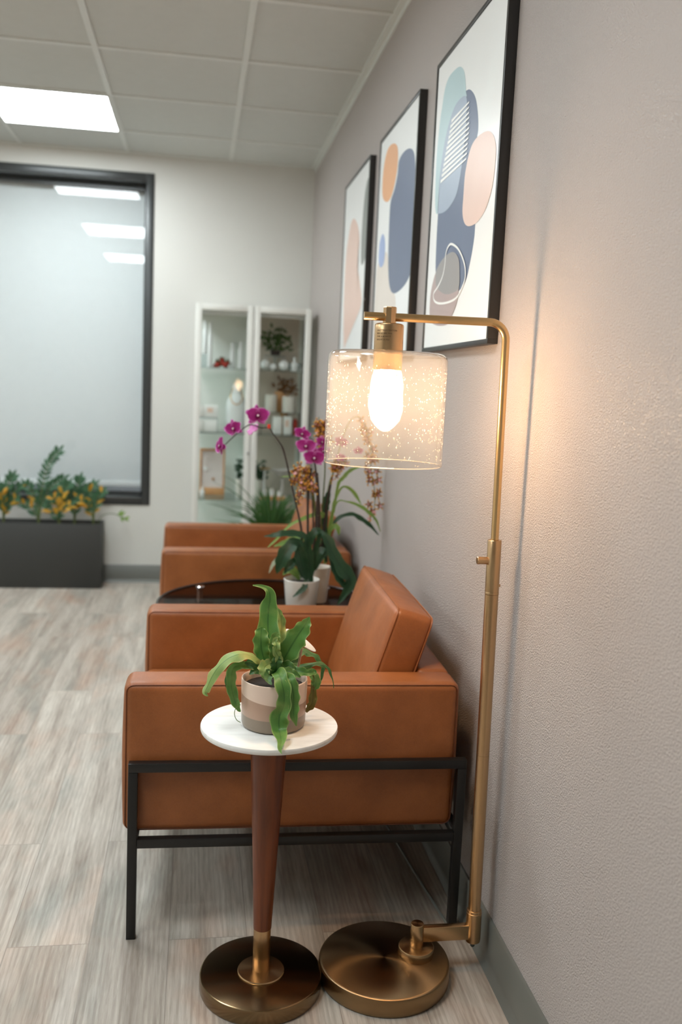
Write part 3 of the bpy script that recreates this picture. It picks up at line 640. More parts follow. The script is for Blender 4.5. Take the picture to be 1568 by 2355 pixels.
def base_profile(P0, P1, nrm):
    """cove base: upright strip with a toe"""
    bm = bmesh.new(); prof = [(0, .106), (.004, .106), (.0065, .103), (.007, .022), (.010, .010), (.017, .002), (.018, 0), (0, 0)]
    rows = []
    for P in (P0, P1): rows.append([bm.verts.new((P[0]+nrm[0]*a, P[1]+nrm[1]*a, z)) for a, z in prof])
    for k in range(len(prof)): bm.faces.new((rows[0][k], rows[0][(k+1) % len(prof)], rows[1][(k+1) % len(prof)], rows[1][k]))
    bm.faces.new(rows[0]); bm.faces.new(rows[1][::-1]); return bm
struct('baseboard_right', base_profile((0, YR), (0, YB), (-1, 0)), M['baseboard'], angle=50)
struct('baseboard_back', base_profile((XL, YB), (-.018, YB), (0, -1)), M['baseboard'], angle=50)

# window in the far wall, dark bronze aluminium
fr = bmesh.new(); e = .046; Y0, Y1 = YB-.006, YB+.15
for b in ((WX1-e, WX1, Y0, Y1, WZ0, WZ1), (WX0, WX0+e, Y0, Y1, WZ0, WZ1), (WX0+e, WX1-e, Y0, Y1, WZ1-e, WZ1), (WX0+e, WX1-e, Y0, Y1, WZ0, WZ0+e)): box(fr, *b, bev=.002)
for b in ((WX1-e-.014, WX1-e, YB+.11, Y1, WZ0+e, WZ1-e), (WX0+e, WX0+e+.014, YB+.11, Y1, WZ0+e, WZ1-e), (WX0+e, WX1-e, YB+.11, Y1, WZ1-e-.03, WZ1-e), (WX0+e, WX1-e, YB+.11, Y1, WZ0+e, WZ0+e+.022)): box(fr, *b)
win = struct('window_1', fr, M['bronze'], angle=30)
obj('window_pane', boxes((WX0+e, WX1-e, YB+.138, YB+.144, WZ0+e, WZ1-e)), M['pane'], win, smooth=False)

bl = thing('roller_blind', 'white roller blind drawn down behind the dark framed window glass', 'blind', (-1.77, YB+.185, 0))
bm = bmesh.new(); box(bm, -.84, .84, -.0015, .0015, .585, 2.37); obj('blind_fabric', bm, M['blind'], bl, smooth=False)
obj('hem_bar', boxes((-.84, .84, -.006, .006, .560, .592), bev=.002), M['hem'], bl)

# ceiling light panels: the one in view and those seen mirrored in the window, plus an added unseen row, on the same grid
def ceiling_light(i, x0, y0, label):
    t = thing('ceiling_light', label, 'light', (x0+.291, y0+.3048, H), 0, 'square light panels in the ceiling grid')
    f = bmesh.new()
    for b in ((-.291, -.277, -.3048, .3048), (.277, .291, -.3048, .3048), (-.277, .277, -.3048, -.291), (-.277, .277, .291, .3048)): box(f, b[0], b[1], b[2], b[3], -.004, .006)
    obj('panel_frame', f, M['grid'], t, smooth=False)
    obj('diffuser', boxes((-.277, .277, -.291, .291, -.002, .004)), M['panel_light'], t, smooth=False)
    return t
ceiling_light(0, -1.657, 3.875+.6096, 'square glowing light panel in the white ceiling near the window')
ceiling_light(1, -1.657, 3.875-3*.6096+.6096, 'glowing ceiling panel mirrored in the window as the middle reflection')
ceiling_light(2, -1.657, 3.875-6*.6096+.6096, 'glowing ceiling panel mirrored in the window as the lowest reflection')
for k, y in enumerate((4.4846, 2.0462, .2174)):  # unseen panels added as fill light
    ceiling_light(3+k, -1.657-4*.582, y, 'unseen glowing ceiling panel added further left to fill the room with light')

# ======================= chairs =======================
def make_chair(label, loc, rz):
    t = thing('leather_armchair', label, 'armchair', loc, rz, 'tan leather armchairs along the wall')
    L = M['leather']
    def seam(pts, parent, r=.0011, closed=True): obj('seam', tube(pts, r, 6, closed=closed), M['seam'], parent)
    X0, X1, Z0, Z1, T, HY = -.37, .368, .238, .576, .098, .3675
    for s in (-1, 1):
        yc = s*(HY-T/2)
        a = obj('arm', rbox(((X0+X1)/2, yc, (Z0+Z1)/2), ((X1-X0)/2, T/2, (Z1-Z0)/2), .019, (.006, .006, .001), n=16, wob=.0), L, t)
        for sy in (-1, 1):
            y = yc+sy*(T/2-.0035); r_ = .022; q = []
            for (cx, cz, a0) in ((X1-.022, Z1-.022, 0), (X0+.022, Z1-.022, 90), (X0+.022, Z0+.022, 180), (X1-.022, Z0+.022, 270)):
                for k in range(5):
                    an = math.radians(a0+90*k/4); q.append((cx+(r_-.0052)*math.cos(an), y, cz+(r_-.0052)*math.sin(an)))
            # run of stitching near the edge of the side panel
            seam([(x, yy, z) for x, yy, z in q], a)
    bk = obj('back_panel', rbox((X1-.040, 0, (Z0+Z1)/2-.001), (.040, HY-T-.001, (Z1-Z0)/2), .016, (.002, 0, .001), n=10), L, t)
    st = obj('seat_cushion', rbox((-.046, 0, .345), (.328, HY-T-.0015, .068), .028, (.006, 0, .012), n=14), L, t)
    seam([(-.366, -HY+T+.012, .398), (-.3675, 0, .402), (-.366, HY-T-.012, .398)], st, closed=False)
    obj('seat_base', rbox((.0, 0, .262), (.33, HY-T-.002, .022), .008, n=4), M['blackmetal'], t)
    # loose back cushion, leaning
    bm = rbox((0, 0, 0), (.049, .262, .158), .017, (.017, .004, .008), n=14, wob=.0022)
    cm = Matrix.Translation((.236, .0, .556)) @ Matrix.Rotation(math.radians(17), 4, 'Y')
    bmesh.ops.transform(bm, matrix=cm, verts=bm.verts)
    bc = obj('back_cushion', bm, L, t)
    for sx in (-1, 1):
        loop = []
        hx, hy, hz, rr = .049, .262, .158, .02
        for (cy, cz, a0) in ((hy-rr, hz-rr, 0), (-hy+rr, hz-rr, 90), (-hy+rr, -hz+rr, 180), (hy-rr, -hz+rr, 270)):
            for k in range(5):
                an = math.radians(a0+90*k/4); loop.append((sx*(hx-.006), cy+(rr-.001)*math.cos(an), cz+(rr-.001)*math.sin(an)))
        # let the piping follow the puffed faces
        out = []
        for i in range(len(loop)):
            a, b = Vector(loop[i]), Vector(loop[(i+1) % len(loop)])
            m_ = max(1, int((b-a).length/.03))
            for k in range(m_):
                p = a.lerp(b, k/m_)
                wy, wz = max(0, 1-(p.y/hy)**2), max(0, 1-(p.z/hz)**2)
                if abs(p.z) > hz-.02: p.z += math.copysign(.008*wy*.98*(1-((hx-.006)/hx)**2), p.z)
                out.append(cm @ p)
        obj('piping', tube(out, .0022, 6, closed=True), L, bc)
    # black square tube frame
    B = M['blackmetal']; fy0, fy1 = HY+.002, HY+.022; lx0, lx1 = -.357, .388
    def bar(n, *b): return obj(n, boxes(b, bev=.0012), B, t)
    for s in (-1, 1):
        y0, y1 = (fy0, fy1) if s > 0 else (-fy1, -fy0)
        bar('leg', lx0, lx0+.020, y0, y1, 0, .384); bar('leg', lx1-.020, lx1, y0, y1, 0, .384)
        bar('top_rail', lx0, lx1, y0, y1, .3845, .4045)
        bar('lower_rail', lx0+.0205, lx1-.0205, y0, y1, .212, .232)
    bar('cross_rail', lx0, lx0+.020, -fy0+.001, fy0-.001, .212, .232); bar('cross_rail', lx1-.020, lx1, -fy0+.001, fy0-.001, .212, .232)
    return t
make_chair('tan leather armchair nearest the camera, just behind the marble topped side table', (-.412, 2.2875, 0), math.radians(-1.2))
c2 = dup(bpy.data.objects['leather_armchair'])
c2.location = (-.408, 3.872, 0); c2.rotation_euler = (0, 0, math.radians(1.0))
c2['label'] = 'tan leather armchair further back, between the round glass table and the white cabinets'

# ======================= pedestal side table =======================
t = thing('pedestal_table', 'small white marble topped side table with tapered walnut stem and brass disc base', 'side table', (-.494, 1.726, 0))
TX, TY = -.494, 1.726
obj('base_disc', lathe([(0, 0), (.120, 0), (.1235, .002), (.1245, .006), (.1245, .028), (.1235, .0315), (.1205, .033), (0, .0332)], 96), M['brass_mirror'], t)
obj('base_flange', lathe([(0, .033), (.047, .033), (.0478, .035), (.0465, .0372), (.030, .0385), (.019, .0392), (0, .0392)], 64), M['brass'], t)
obj('brass_ferrule', lathe([(0, .038), (.0170, .038), (.0176, .040), (.0176, .128), (0, .128)], 48), M['brass'], t)
obj('stem', lathe([(0, .1285), (.0182, .1285), (.0196, .16), (.0220, .22), (.0255, .30), (.0290, .37), (.0325, .44), (.0352, .50), (.0366, .54), (.037, .5478), (0, .5478)], 48), M['walnut'], t)
obj('marble_top', lathe([(0, .5480), (.130, .5480), (.1335, .5495), (.1345, .552), (.1345, .557), (.1335, .5595), (.131, .5602), (0, .5602)], 96), M['marble'], t)

# ======================= potted fern on it =======================
FX, FY, FZ = -.4875, 1.722, .5602
FO = (FX, FY, FZ)
t = thing('potted_fern', 'green fern with strap leaves in a three toned pot on the marble side table', 'plant', FO)
obj('pot', lathe([(0, .0003), (.056, .0003), (.0605, .003), (.0625, .010), (.0645, .092), (.0640, .0945), (.0625, .0955), (.0610, .094), (.0595, .086), (.0585, .02), (0, .012)], 72), M['pot'], t)
obj('soil', lathe([(0, .080), (.025, .082), (.045, .078), (.0585, .079), (.0585, .07), (0, .07)], 32), M['soil'], t)
lm = dict(g='leaf', p='leaf_pale', d='leaf_deep', b='leaf_brown')
for i, (k, pts) in enumerate(FERN):
    wav = {0: .10, 1: .22, 5: .10, 6: .14, 9: .10, 13: .2, 14: .15, 15: .2, 17: .25}.get(i, .12)
    fc = (0, -1, .45)
    if i == 5: fc = (-.2, -.55, .9)
    if i in (14, 15): fc = (.2, -.6, .8)
    lf = leaf(rel(pts, FO), face=fc, fold=.28 if i not in (5, 14, 15) else -.25, wave=wav, freq=4.5 if i != 0 else 3.2, steps=7, cols=8, ph=i*1.3)
    obj('leaf', lf, M[lm[k]], t, angle=180, recalc=False)
ex = dict(FERN_EXTRA)
obj('tendril', tube(crom(rel(ex['tendril'], FO), 6), .0007, 6), M['leaf_deep'], t)
pk = thing('plant_pick', 'wooden stick with a slim white oval plate stuck in the fern pot', 'plant pick', tuple(ex['stick'][0][:3]))
SO = tuple(ex['stick'][0][:3])
obj('stick', tube([p[:3] for p in rel(ex['stick'], SO)], .0023, 8), M['stick'], pk)
a, b = [Vector(p[:3]) for p in rel(ex['oval'], SO)]
bm = lathe([(0, -.0008), (.95, -.0008), (1, 0), (.95, .0008), (0, .0008)], 40)
ln = (b-a).length/2; dr = (b-a).normalized(); nn = Vector((0, -.5, .87)); nn = (nn-dr*nn.dot(dr)).normalized(); sd = nn.cross(dr)
mt = Matrix((dr*ln, sd*.0098, nn)).transposed().to_4x4(); mt.translation = (a+b)/2+Vector((0, .004, 0))
bmesh.ops.transform(bm, matrix=mt, verts=bm.verts); obj('oval_plate', bm, M['plastic_white'], pk, smooth=False)

# ======================= floor lamp =======================
t = thing('floor_lamp', 'brass floor lamp with a lit bulb in a seeded glass drum shade', 'lamp', (-.235, 1.737, 0))
LO = (-.235, 1.737, 0)
def rl(*p): return (p[0]-LO[0], p[1]-LO[1], p[2])
obj('base_disc', lathe([(0, 0), (.131, 0), (.1355, .002), (.1372, .007), (.1372, .033), (.1355, .038), (.131, .0402), (0, .0406)], 96), M['brass_base'], t)
PX, PY = -.166, 1.742
obj('base_collar', lathe([(0, .0400), (.037, .0400), (.0375, .042), (.0375, .0585), (.0365, .060), (.034, .0606), (0, .0606)], 56, rl(PX, PY, 0)), M['brass'], t)
obj('pivot_post', lathe([(0, .0603), (.0135, .0603), (.014, .062), (.014, .1085), (.013, .1105), (0, .111)], 40, rl(PX, PY, 0)), M['brass'], t)
BX, BY = -.042, 1.744
bm = bmesh.new(); x0 = PX-LO[0]; x1 = BX-LO[0]
box(bm, x0+.012, x1-.012, PY-LO[1]-.0075, PY-LO[1]+.0075, .071, .103, bev=.0015); obj('swing_arm', bm, M['brass'], t)
top = Vector((-.0585, 1.742, 1.30)); bot = Vector((BX, BY, .060)); ax = (top-bot).normalized()
def along(z): k = (z-bot.z)/(top.z-bot.z); p = bot.lerp(top, k); return p
def pole(name, zs, rs, m=M['brass'], seg=40):
    return obj(name, tube([rl(*along(z)) for z in zs], rs, seg), m, t)
pole('lower_socket', [.062, .064, .070, .129, .130], [.0125, .0155, .0162, .0162, .0150])
pole('adjusting_tip', [.050, .052, .062], [.003, .0048, .005], M['rubber'])
pole('socket_ring', [.1302, .1305, .135, .1355], [.0150, .0154, .0154, .0145])
pole('lower_pole', [.134, .480], [.0132, .0134])
pole('middle_pole', [.4803, .820], [.0134, .0137])
pole('pole_ring', [.8203, .8210, .8250, .8257], [.0136, .0142, .0142, .0138])
pole('upper_sleeve', [.826, .930, .9315], [.0140, .0140, .0130])
# slim upright with a rounded bend into the arm
AZ = 1.3585; Rb = .034
P = [rl(*along(z)) for z in (.9316, 1.0, 1.1, 1.2, 1.30)]
bx = along(AZ-Rb); ad = Vector((-1, .05, 0)).normalized()
for k in range(0, 9):
    an = math.radians(90*k/8)
    p = Vector((bx.x, bx.y, AZ-Rb))+ad*(Rb-Rb*math.cos(an))+Vector((0, 0, Rb*math.sin(an)))
    P.append(rl(*p))
endp = Vector((bx.x, bx.y, AZ))+ad*Rb
tipp = Vector((-.338, 0, 0)); tipp.y = endp.y+(tipp.x-endp.x)*(ad.y/ad.x); tipp.z = AZ-.0005
for k in (1, 2, 3, 4): P.append(rl(*endp.lerp(tipp, k/4)))
obj("upper_pole", tube(P, .0079, 24), M["brass_plain"], t)
kz = along(.889)
sw = obj('switch_knob', tube([rl(kz.x-.012, kz.y, .889), rl(kz.x-.0335, kz.y, .889), rl(kz.x-.0345, kz.y, .889)], [.0075, .0078, .0068], 28), M['brass'], t)
kz = along(.838)
obj('set_screw', tube([rl(kz.x+.012, kz.y, .838), rl(kz.x+.0165, kz.y, .838)], [.004, .0028], 16), M['brass'], t)
SX = -.2885; SY = endp.y+(SX-endp.x)*(ad.y/ad.x)
sc = rl(SX, SY, 0)
bm = lathe([(0, 1.3455), (.0126, 1.3455), (.0130, 1.3465), (.0130, 1.3755), (.0122, 1.377), (0, 1.377)], 8, sc)
obj('hanging_stem', bm, M['brass'], t, angle=20)
cup = obj('socket_cup', lathe([(0, 1.3455), (.024, 1.3455), (.0272, 1.344), (.0282, 1.341), (.0282, 1.2595), (.0275, 1.2580), (.0255, 1.2580), (.0255, 1.300), (0, 1.300)], 64, sc), M['brass'], t)
# small warning print on the cup, wrapped round it
def text_mesh(s, size):
    c = bpy.data.curves.new('txt', 'FONT'); c.body = s; c.size = size; c.align_x = 'LEFT'; o = bpy.data.objects.new('txt', c); C.objects.link(o)
    dg = bpy.context.evaluated_depsgraph_get(); me = bpy.data.meshes.new_from_object(o.evaluated_get(dg)); bm = bmesh.new(); bm.from_mesh(me)
    bpy.data.objects.remove(o); bpy.data.curves.remove(c); bpy.data.meshes.remove(me); return bm
big = bmesh.new()
for i, s in enumerate(('CAUTION/ATTENTION', 'RISK OF FIRE MAX', 'TYPE A 60 WATT', 'RISQUE DE FEU')):
    b = text_mesh(s, .0040)
    for v in b.verts:
        an = math.radians(206)+v.co.x/.0284*1.0; z = 1.3300-.0058*i+v.co.y
        v.co = Vector((sc[0]+.0284*math.cos(an), sc[1]+.0284*math.sin(an), z))
    tmp = bpy.data.meshes.new('tmp'); b.to_mesh(tmp); b.free(); big.from_mesh(tmp); bpy.data.meshes.remove(tmp)
o = obj('warning_print', big, M['letter'], cup, smooth=False)
# glass drum
Rs = .1155; zt, zb_ = 1.292, 1.0765
gx, gy = sc[0]+.0005, sc[1]
pr_ = [(.0285, zt), (Rs-.016, zt), (Rs-.007, zt-.0025), (Rs-.002, zt-.008), (Rs, zt-.016), (Rs, zb_+.002), (Rs-.0010, zb_), (Rs-.0028, zb_+.002), (Rs-.003, zt-.015), (Rs-.006, zt-.0075), (Rs-.017, zt-.0035), (.0285, zt-.0035), (.0285, zt)]
sh = obj('glass_shade', lathe(pr_, 96, (gx, gy, 0)), M['shade'], t)
obj('shade_lip', lathe([(Rs+.0002, zb_+.0012), (Rs-.001, zb_-.0006), (Rs-.003, zb_+.0008), (Rs-.001, zb_+.0016), (Rs+.0002, zb_+.0012)], 96, (gx, gy, 0)), M['shade_rim'], sh)
rnd = random.Random(3); bm = bmesh.new()
for i in range(700):
    an = rnd.uniform(0, 2*PI); z = zb_+.004+(zt-zb_-.024)*rnd.random()**.85; r_ = rnd.choice((.0006, .0007, .0009, .0011)) if rnd.random() < .93 else .0015
    vs = bmesh.ops.create_icosphere(bm, subdivisions=1, radius=r_)['verts']
    bmesh.ops.transform(bm, matrix=Matrix.LocRotScale(Vector((gx+(Rs-.0015)*math.cos(an), gy+(Rs-.0015)*math.sin(an), z)), None, Vector((1, 1, rnd.uniform(1, 1.9)))), verts=vs)
sb = obj('seed_bubbles', bm, M['seed'], sh); sb['kind'] = 'stuff'
bb = obj('light_bulb', lathe([(0, 1.1610), (.010, 1.1622), (.020, 1.1670), (.0285, 1.1740), (.0330, 1.1860), (.0335, 1.1980), (.0315, 1.2120), (.0265, 1.2260), (.0195, 1.2390), (.0150, 1.2480), (.0135, 1.2585), (0, 1.2585)], 40, sc), M['bulb'], t)  # whole globe glows, shaped to stand in for the bloom round a filament
obj('bulb_cap', lathe([(.0132, 1.2587), (.0135, 1.285), (0, 1.285)], 24, sc), M['chrome'], bb)

# cable lying along the wall under the chairs
co = crom([(-.050, 1.885, .004), (-.060, 1.98, .004), (-.085, 2.25, .004), (-.10, 2.55, .004), (-.075, 2.9, .004), (-.060, 3.3, .004), (-.058, 3.8, .004), (-.058, 4.4, .004)], 8)
tag(obj('power_cable', tube(co, .0032, 8), M['cord']), 'thin grey cable lying on the floor along the wall under the armchairs', 'cable')

# ======================= framed prints =======================
def framed(label, y0, y1, z0, z1, shapes, stripes=(), loop=None, line=None):
    yc = (y0+y1)/2; O = (0, yc, z0)
    t = thing('framed_print', label, 'picture', (-.0005, yc, z0), 0, 'black framed abstract prints on the right wall')
    d, e = .024, .011; hy = (y1-y0)/2; hz = z1-z0
    f = bmesh.new()
    for b in ((-hy, hy, 0, e), (-hy, hy, hz-e, hz), (-hy, -hy+e, e, hz-e), (hy-e, hy, e, hz-e)):
        box(f, -d, 0, b[0], b[1], b[2], b[3], bev=.0006)
    obj('frame', f, M['frame_black'], t, angle=25)
    mats = [M['paper']]; bm = bmesh.new(); box(bm, -d+.003, -.004, -hy+e, hy-e, e, hz-e)
    lay = -d+.0028
    def flat(P, m_, x):
        if m_ not in mats: mats.append(m_)
        vs = [bm.verts.new((x, max(-hy+e, min(hy-e, a-yc)), max(e, min(hz-e, b-z0)))) for a, b in P]
        try: bm.faces.new(vs).material_index = mats.index(m_)
        except ValueError: pass
    for n_, P in shapes:
        flat(crom(P, 5, True), M['art_'+n_], lay); lay -= .00022
    for (a, b) in stripes:
        w = .0055; flat([(a[0], a[1]), (b[0], b[1]), (b[0], b[1]-w*.8), (a[0], a[1]-w*1.5)], M['art_line'], lay)
    lay -= .0002
    def ribbon(Q, w, m_, closed):
        n = len(Q)
        if m_ not in mats: mats.append(m_)
        R_ = []
        for i in range(n):
            a = Q[i-1] if (closed or i) else Q[i]; b = Q[(i+1) % n] if (closed or i < n-1) else Q[i]
            dx, dz = b[0]-a[0], b[1]-a[1]; l = math.hypot(dx, dz) or 1; nx, nz = -dz/l*w/2, dx/l*w/2
            R_.append([bm.verts.new((lay, Q[i][0]-yc+s*nx, Q[i][1]-z0+s*nz)) for s in (-1, 1)])
        for i in range(n if closed else n-1):
            a, b = R_[i], R_[(i+1) % n]; bm.faces.new((a[0], a[1], b[1], b[0])).material_index = mats.index(m_)
    if loop: ribbon(crom(loop, 6, True), .0058, M['art_line'], True)
    if line: ribbon(line, .003, M['art_grey_line'], False)
    bmesh.ops.triangulate(bm, faces=[f for f in bm.faces if len(f.verts) > 4])
    obj('print', bm, mats, t, smooth=False)
ZB, ZT = 1.330, 2.100
framed('largest looking black framed print, navy shape with white stripes and a blush oval', 1.968, 2.572, ZB, ZT, ART3, STRIPES, LOOP)
framed('black framed print with an orange oval beside a tall navy shape, middle of three', 2.768, 3.372, ZB, ZT, ART2)
framed('black framed print with grey green and pale blush shapes, farthest of the three', 3.568, 4.172, ZB, ZT, ART1, (), None, LINE1)

# ======================= round smoked glass table =======================
GXc, GYc, GZ = -.395, 3.066, .480
t = thing('glass_table', 'round smoked glass coffee table with dark rim and chrome legs between the two armchairs', 'coffee table', (GXc, GYc, 0))
Rg = .372
gt = obj('glass_top', lathe([(0, GZ-.008), (Rg-.004, GZ-.008), (Rg-.003, GZ-.004), (Rg-.004, GZ), (0, GZ)], 96), M['smoke'], t)
rim = [(Rg*math.cos(2*PI*k/96), Rg*math.sin(2*PI*k/96), GZ-.004) for k in range(96)]
obj('rim', tube(rim, .006, 10, closed=True), M['smoke_rim'], t)
obj('lower_shelf', lathe([(0, .210), (.272, .210), (.274, .214), (.272, .218), (0, .218)], 72), M['smoke'], t)
for k in range(4):
    an = math.radians(45+90*k); x, y = .325*math.cos(an), .325*math.sin(an)
    lg = obj('leg', lathe([(0, 0), (.014, 0), (.014, .004), (.0105, .006), (.0105, GZ-.012), (.010, GZ-.0095), (0, GZ-.0095)], 24, (x, y, 0)), M['chrome'], t)
    obj('fixing_disc', lathe([(0, GZ+.0003), (.016, GZ+.0003), (.016, GZ+.003), (.014, GZ+.005), (0, GZ+.0055)], 28, (x, y, 0)), M['chrome'], lg)

# ======================= orchids on the glass table =======================
def petal(bm, L, Wd, ang, tilt=0, cup=.15, blunt=.5, mi=0, nu=6, nv=7, wav=0):
    """petal from the origin in the XZ plane facing -Y; ang from +Z clockwise"""
    uvl = bm.loops.layers.uv.verify(); g = []
    ca, sa = math.cos(ang), math.sin(ang)
    for i in range(nv+1):
        v = i/nv; w = Wd*math.sin(PI*min(.985, (.06+.94*v))**blunt)**.62 if v < 1 else Wd*.16
        if v >= 1: w = Wd*.34
        row = []
        for k in range(nu+1):
            u = k/nu*2-1; x = u*w*.5; z = v*L+(-.10*L*u*u if v > .8 else 0)
            y = -cup*L*(u*u*.5)+tilt*v*v*L+wav*L*math.sin(u*5+v*4)
            row.append(bm.verts.new((x*ca+z*sa, y, -x*sa+z*ca)))
        g.append(row)
    for i in range(nv):
        for k in range(nu):
            f = bm.faces.new((g[i][k], g[i][k+1], g[i+1][k+1], g[i+1][k])); f.material_index = mi
            for lp, (uu, vv) in zip(f.loops, ((k, i), (k+1, i), (k+1, i+1), (k, i+1))): lp[uvl].uv = (uu/nu, vv/nv)
def moth_flower(parent, pos, size, rot, back=False):
    s = size/2
    bm = bmesh.new(); R_ = math.radians
    petal(bm, s*.92, s*.62, R_(0), .10, -.1, .8); petal(bm, s*.85, s*.55, R_(128), .14, -.1, .8); petal(bm, s*.85, s*.55, R_(-128), .14, -.1, .8)
    for v in bm.verts: v.co.y += s*.06
    petal(bm, s*1.02, s*1.12, R_(72), -.05, .18, .62, wav=.02); petal(bm, s*1.02, s*1.12, R_(-72), -.05, .18, .62, wav=.02)
    M4 = Euler(rot).to_matrix().to_4x4()
    bmesh.ops.transform(bm, matrix=M4, verts=bm.verts)
    o = obj('flower', bm, M['petal_back'] if back else M['petal'], parent, angle=180, recalc=False); o.location = pos
    if not back:
        b = bmesh.new()
        petal(b, s*.34, s*.26, R_(180), -.9, .5, .7); petal(b, s*.26, s*.2, R_(110), -.8, .5, .7); petal(b, s*.26, s*.2, R_(-110), -.8, .5, .7)
        lathe([(0, -.09*s), (.07*s, -.06*s), (.085*s, 0), (.06*s, .06*s), (0, .08*s)], 10, (0, -s*.12, .04*s), b, 1)
        bmesh.ops.transform(b, matrix=M4, verts=b.verts)
        obj('lip', b, [M['lip'], M['lip_white']], o, angle=180, recalc=False)
    return o
OZ = GZ+.0003
A = (-.290, 3.00, OZ); Bp = (-.222, 3.085, OZ)
ta = thing('potted_orchid', 'magenta moth orchid with dark strap leaves in a short white pot on the glass table', 'orchid', A)
tb = thing('potted_orchid', 'orchid with brown and yellow flower sprays in a tall cream pot behind the magenta orchid', 'orchid', Bp)
obj('pot', lathe([(0, 0), (.049, 0), (.0505, .002), (.0595, .092), (.0605, .0975), (.0585, .099), (.0560, .096), (.054, .08), (0, .08)], 56), M['ceramic'], ta)
obj('potting_bark', lathe([(0, .088), (.03, .089), (.0545, .084), (.0545, .079), (0, .079)], 28), M['soil'], ta)
obj('pot', lathe([(0, 0), (.027, 0), (.0285, .003), (.040, .118), (.0415, .124), (.0395, .1255), (.037, .122), (.0355, .10), (0, .10)], 40), M['ceramic_cream'], tb)
obj('potting_bark', lathe([(0, .108), (.02, .109), (.0355, .106), (.0345, .099), (0, .099)], 20), M['soil'], tb)
def zclamp(pts, o):
    out = []
    for p in rel(pts, o): out.append((p[0], p[1], max(p[2], .004), p[3]))
    return out
lmo = dict(d='phal_leaf', y='onc_leaf', w='white_leaf')
for i, (k, pts) in enumerate(PHAL_LEAVES):
    obj('leaf', leaf(zclamp(pts, A), face=(.1, -.8, .6), fold=.22, wave=.02, steps=6, cols=6, ph=i), M[lmo[k]], ta, angle=180, recalc=False)
for i, (k, pts) in enumerate(ONC_LEAVES):
    obj('leaf', leaf(zclamp(pts, Bp), face=(-.1, -.8, .6), fold=.3, wave=.03, steps=6, cols=4, ph=i), M[lmo[k]], tb, angle=180, recalc=False)
onc = []
for i, (k, pts) in enumerate(STEMS):
    par, O = (ta, A) if (k == 'phal' or i in (2,)) else (tb, Bp)
    q = crom(zclamp(pts, O), 6)
    o = obj('flower_stem' if k != 'stake' else 'support_stake', tube(q, [max(.0008, p[3]/2) for p in q], 8), M['stem_green'] if k == 'onc' else M['stem_dark'], par)
    if k == 'onc': onc.append((o, q))
rots = dict(front=(math.radians(-8), 0, math.radians(8)), front2=(math.radians(4), math.radians(6), math.radians(-10)), left=(math.radians(4), math.radians(-12), math.radians(-34)), back=(math.radians(30), math.radians(20), math.radians(150)), side=(math.radians(0), math.radians(-20), math.radians(-76)))
for i, (k, pts) in enumerate(BLOOMS):
    p = pts[0]; r_ = rots[k]; r_ = (r_[0]+.12*math.sin(i*2.1), r_[1]+.25*math.sin(i*3.7), r_[2]+.15*math.cos(i*1.9))
    moth_flower(ta, (p[0]-A[0], p[1]-A[1], p[2]-A[2]), p[3]*1.04, r_, k == 'back')
p = ORCHID_MISC[0][1][0]
obj('stem_clip', rbox((p[0]-A[0], p[1]-A[1], p[2]-A[2]), (.005, .0045, .007), .002, n=2), M['red_clip'], ta)
# small star flowers of the sprays
def star_mesh():
    bm = bmesh.new()
    for k in range(5): petal(bm, .0140, .0062, 2*PI*k/5, .12, -.2, .7, 0 if k % 5 else 0, 2, 4)
    petal(bm, .0105, .0085, PI, -.5, .2, .6, 2, 2, 3)
    for k in range(5):
        an = 2*PI*k/5; c = Vector((math.sin(an)*.0132, .0008, math.cos(an)*.0132))
        v = bmesh.ops.create_icosphere(bm, subdivisions=1, radius=.0026)['verts']
        for q in v: q.co += c
        for f in {f for q in v for f in q.link_faces}: f.material_index = 1
    return bm
rnd = random.Random(11); star = None; nf = [26, 19, 13, 12, 30]
spans = [(.66, 1.0), (.55, 1.0), (.5, 1.0), (.62, 1.0), (.50, 1.0)]
for (st, q), n, (t0, t1) in zip(onc, nf, spans):
    for j in range(n):
        tt = t0+(t1-t0)*(j+.5)/n; p = Vector(q[min(len(q)-1, int(tt*(len(q)-1)))][:3])
        an = rnd.uniform(0, 2*PI); d_ = Vector((math.cos(an), rnd.uniform(-.9, .4), math.sin(an)*.9)).normalized()*rnd.uniform(.008, .024)
        if star is None:
            star = obj('floret', star_mesh(), [M['onc_petal'], M['onc_yellow'], M['onc_lip']], st, angle=180, recalc=False); f = star
        else:
            f = star.copy(); C.objects.link(f); f.parent = st
        f.location = p+d_; f.rotation_euler = (rnd.uniform(-.7, .7), rnd.uniform(0, 6), rnd.uniform(-1.1, 1.1)); s = rnd.uniform(1.0, 1.4); f.scale = (s, s, s)

# ======================= planter box with zz plants =======================
PBX0, PBX1, PBY0, PBY1, PBH = -2.16, -1.183, 5.362, 5.538, .378
t = thing('planter_box', 'long charcoal rectangular planter box on the floor under the window', 'planter', ((PBX0+PBX1)/2, (PBY0+PBY1)/2, 0))
hx, hy = (PBX1-PBX0)/2, (PBY1-PBY0)/2; w = .012
bm = bmesh.new()
for b in ((-hx, hx, -hy, -hy+w, 0, PBH), (-hx, hx, hy-w, hy, 0, PBH), (-hx, -hx+w, -hy+w, hy-w, 0, PBH), (hx-w, hx, -hy+w, hy-w, 0, PBH), (-hx+w, hx-w, -hy+w, hy-w, .0, .02)): box(bm, *b, bev=.0015)
obj('box', bm, M['planter'], t)
bm = bmesh.new(); bmesh.ops.create_grid(bm, x_segments=60, y_segments=10, size=1)
for v in bm.verts: v.co = Vector((v.co.x*(hx-w-.0005), v.co.y*(hy-w-.0005), PBH-.022+.006*math.sin(v.co.x*90)*math.cos(v.co.y*31)))
obj('soil', bm, M['soil'], t)
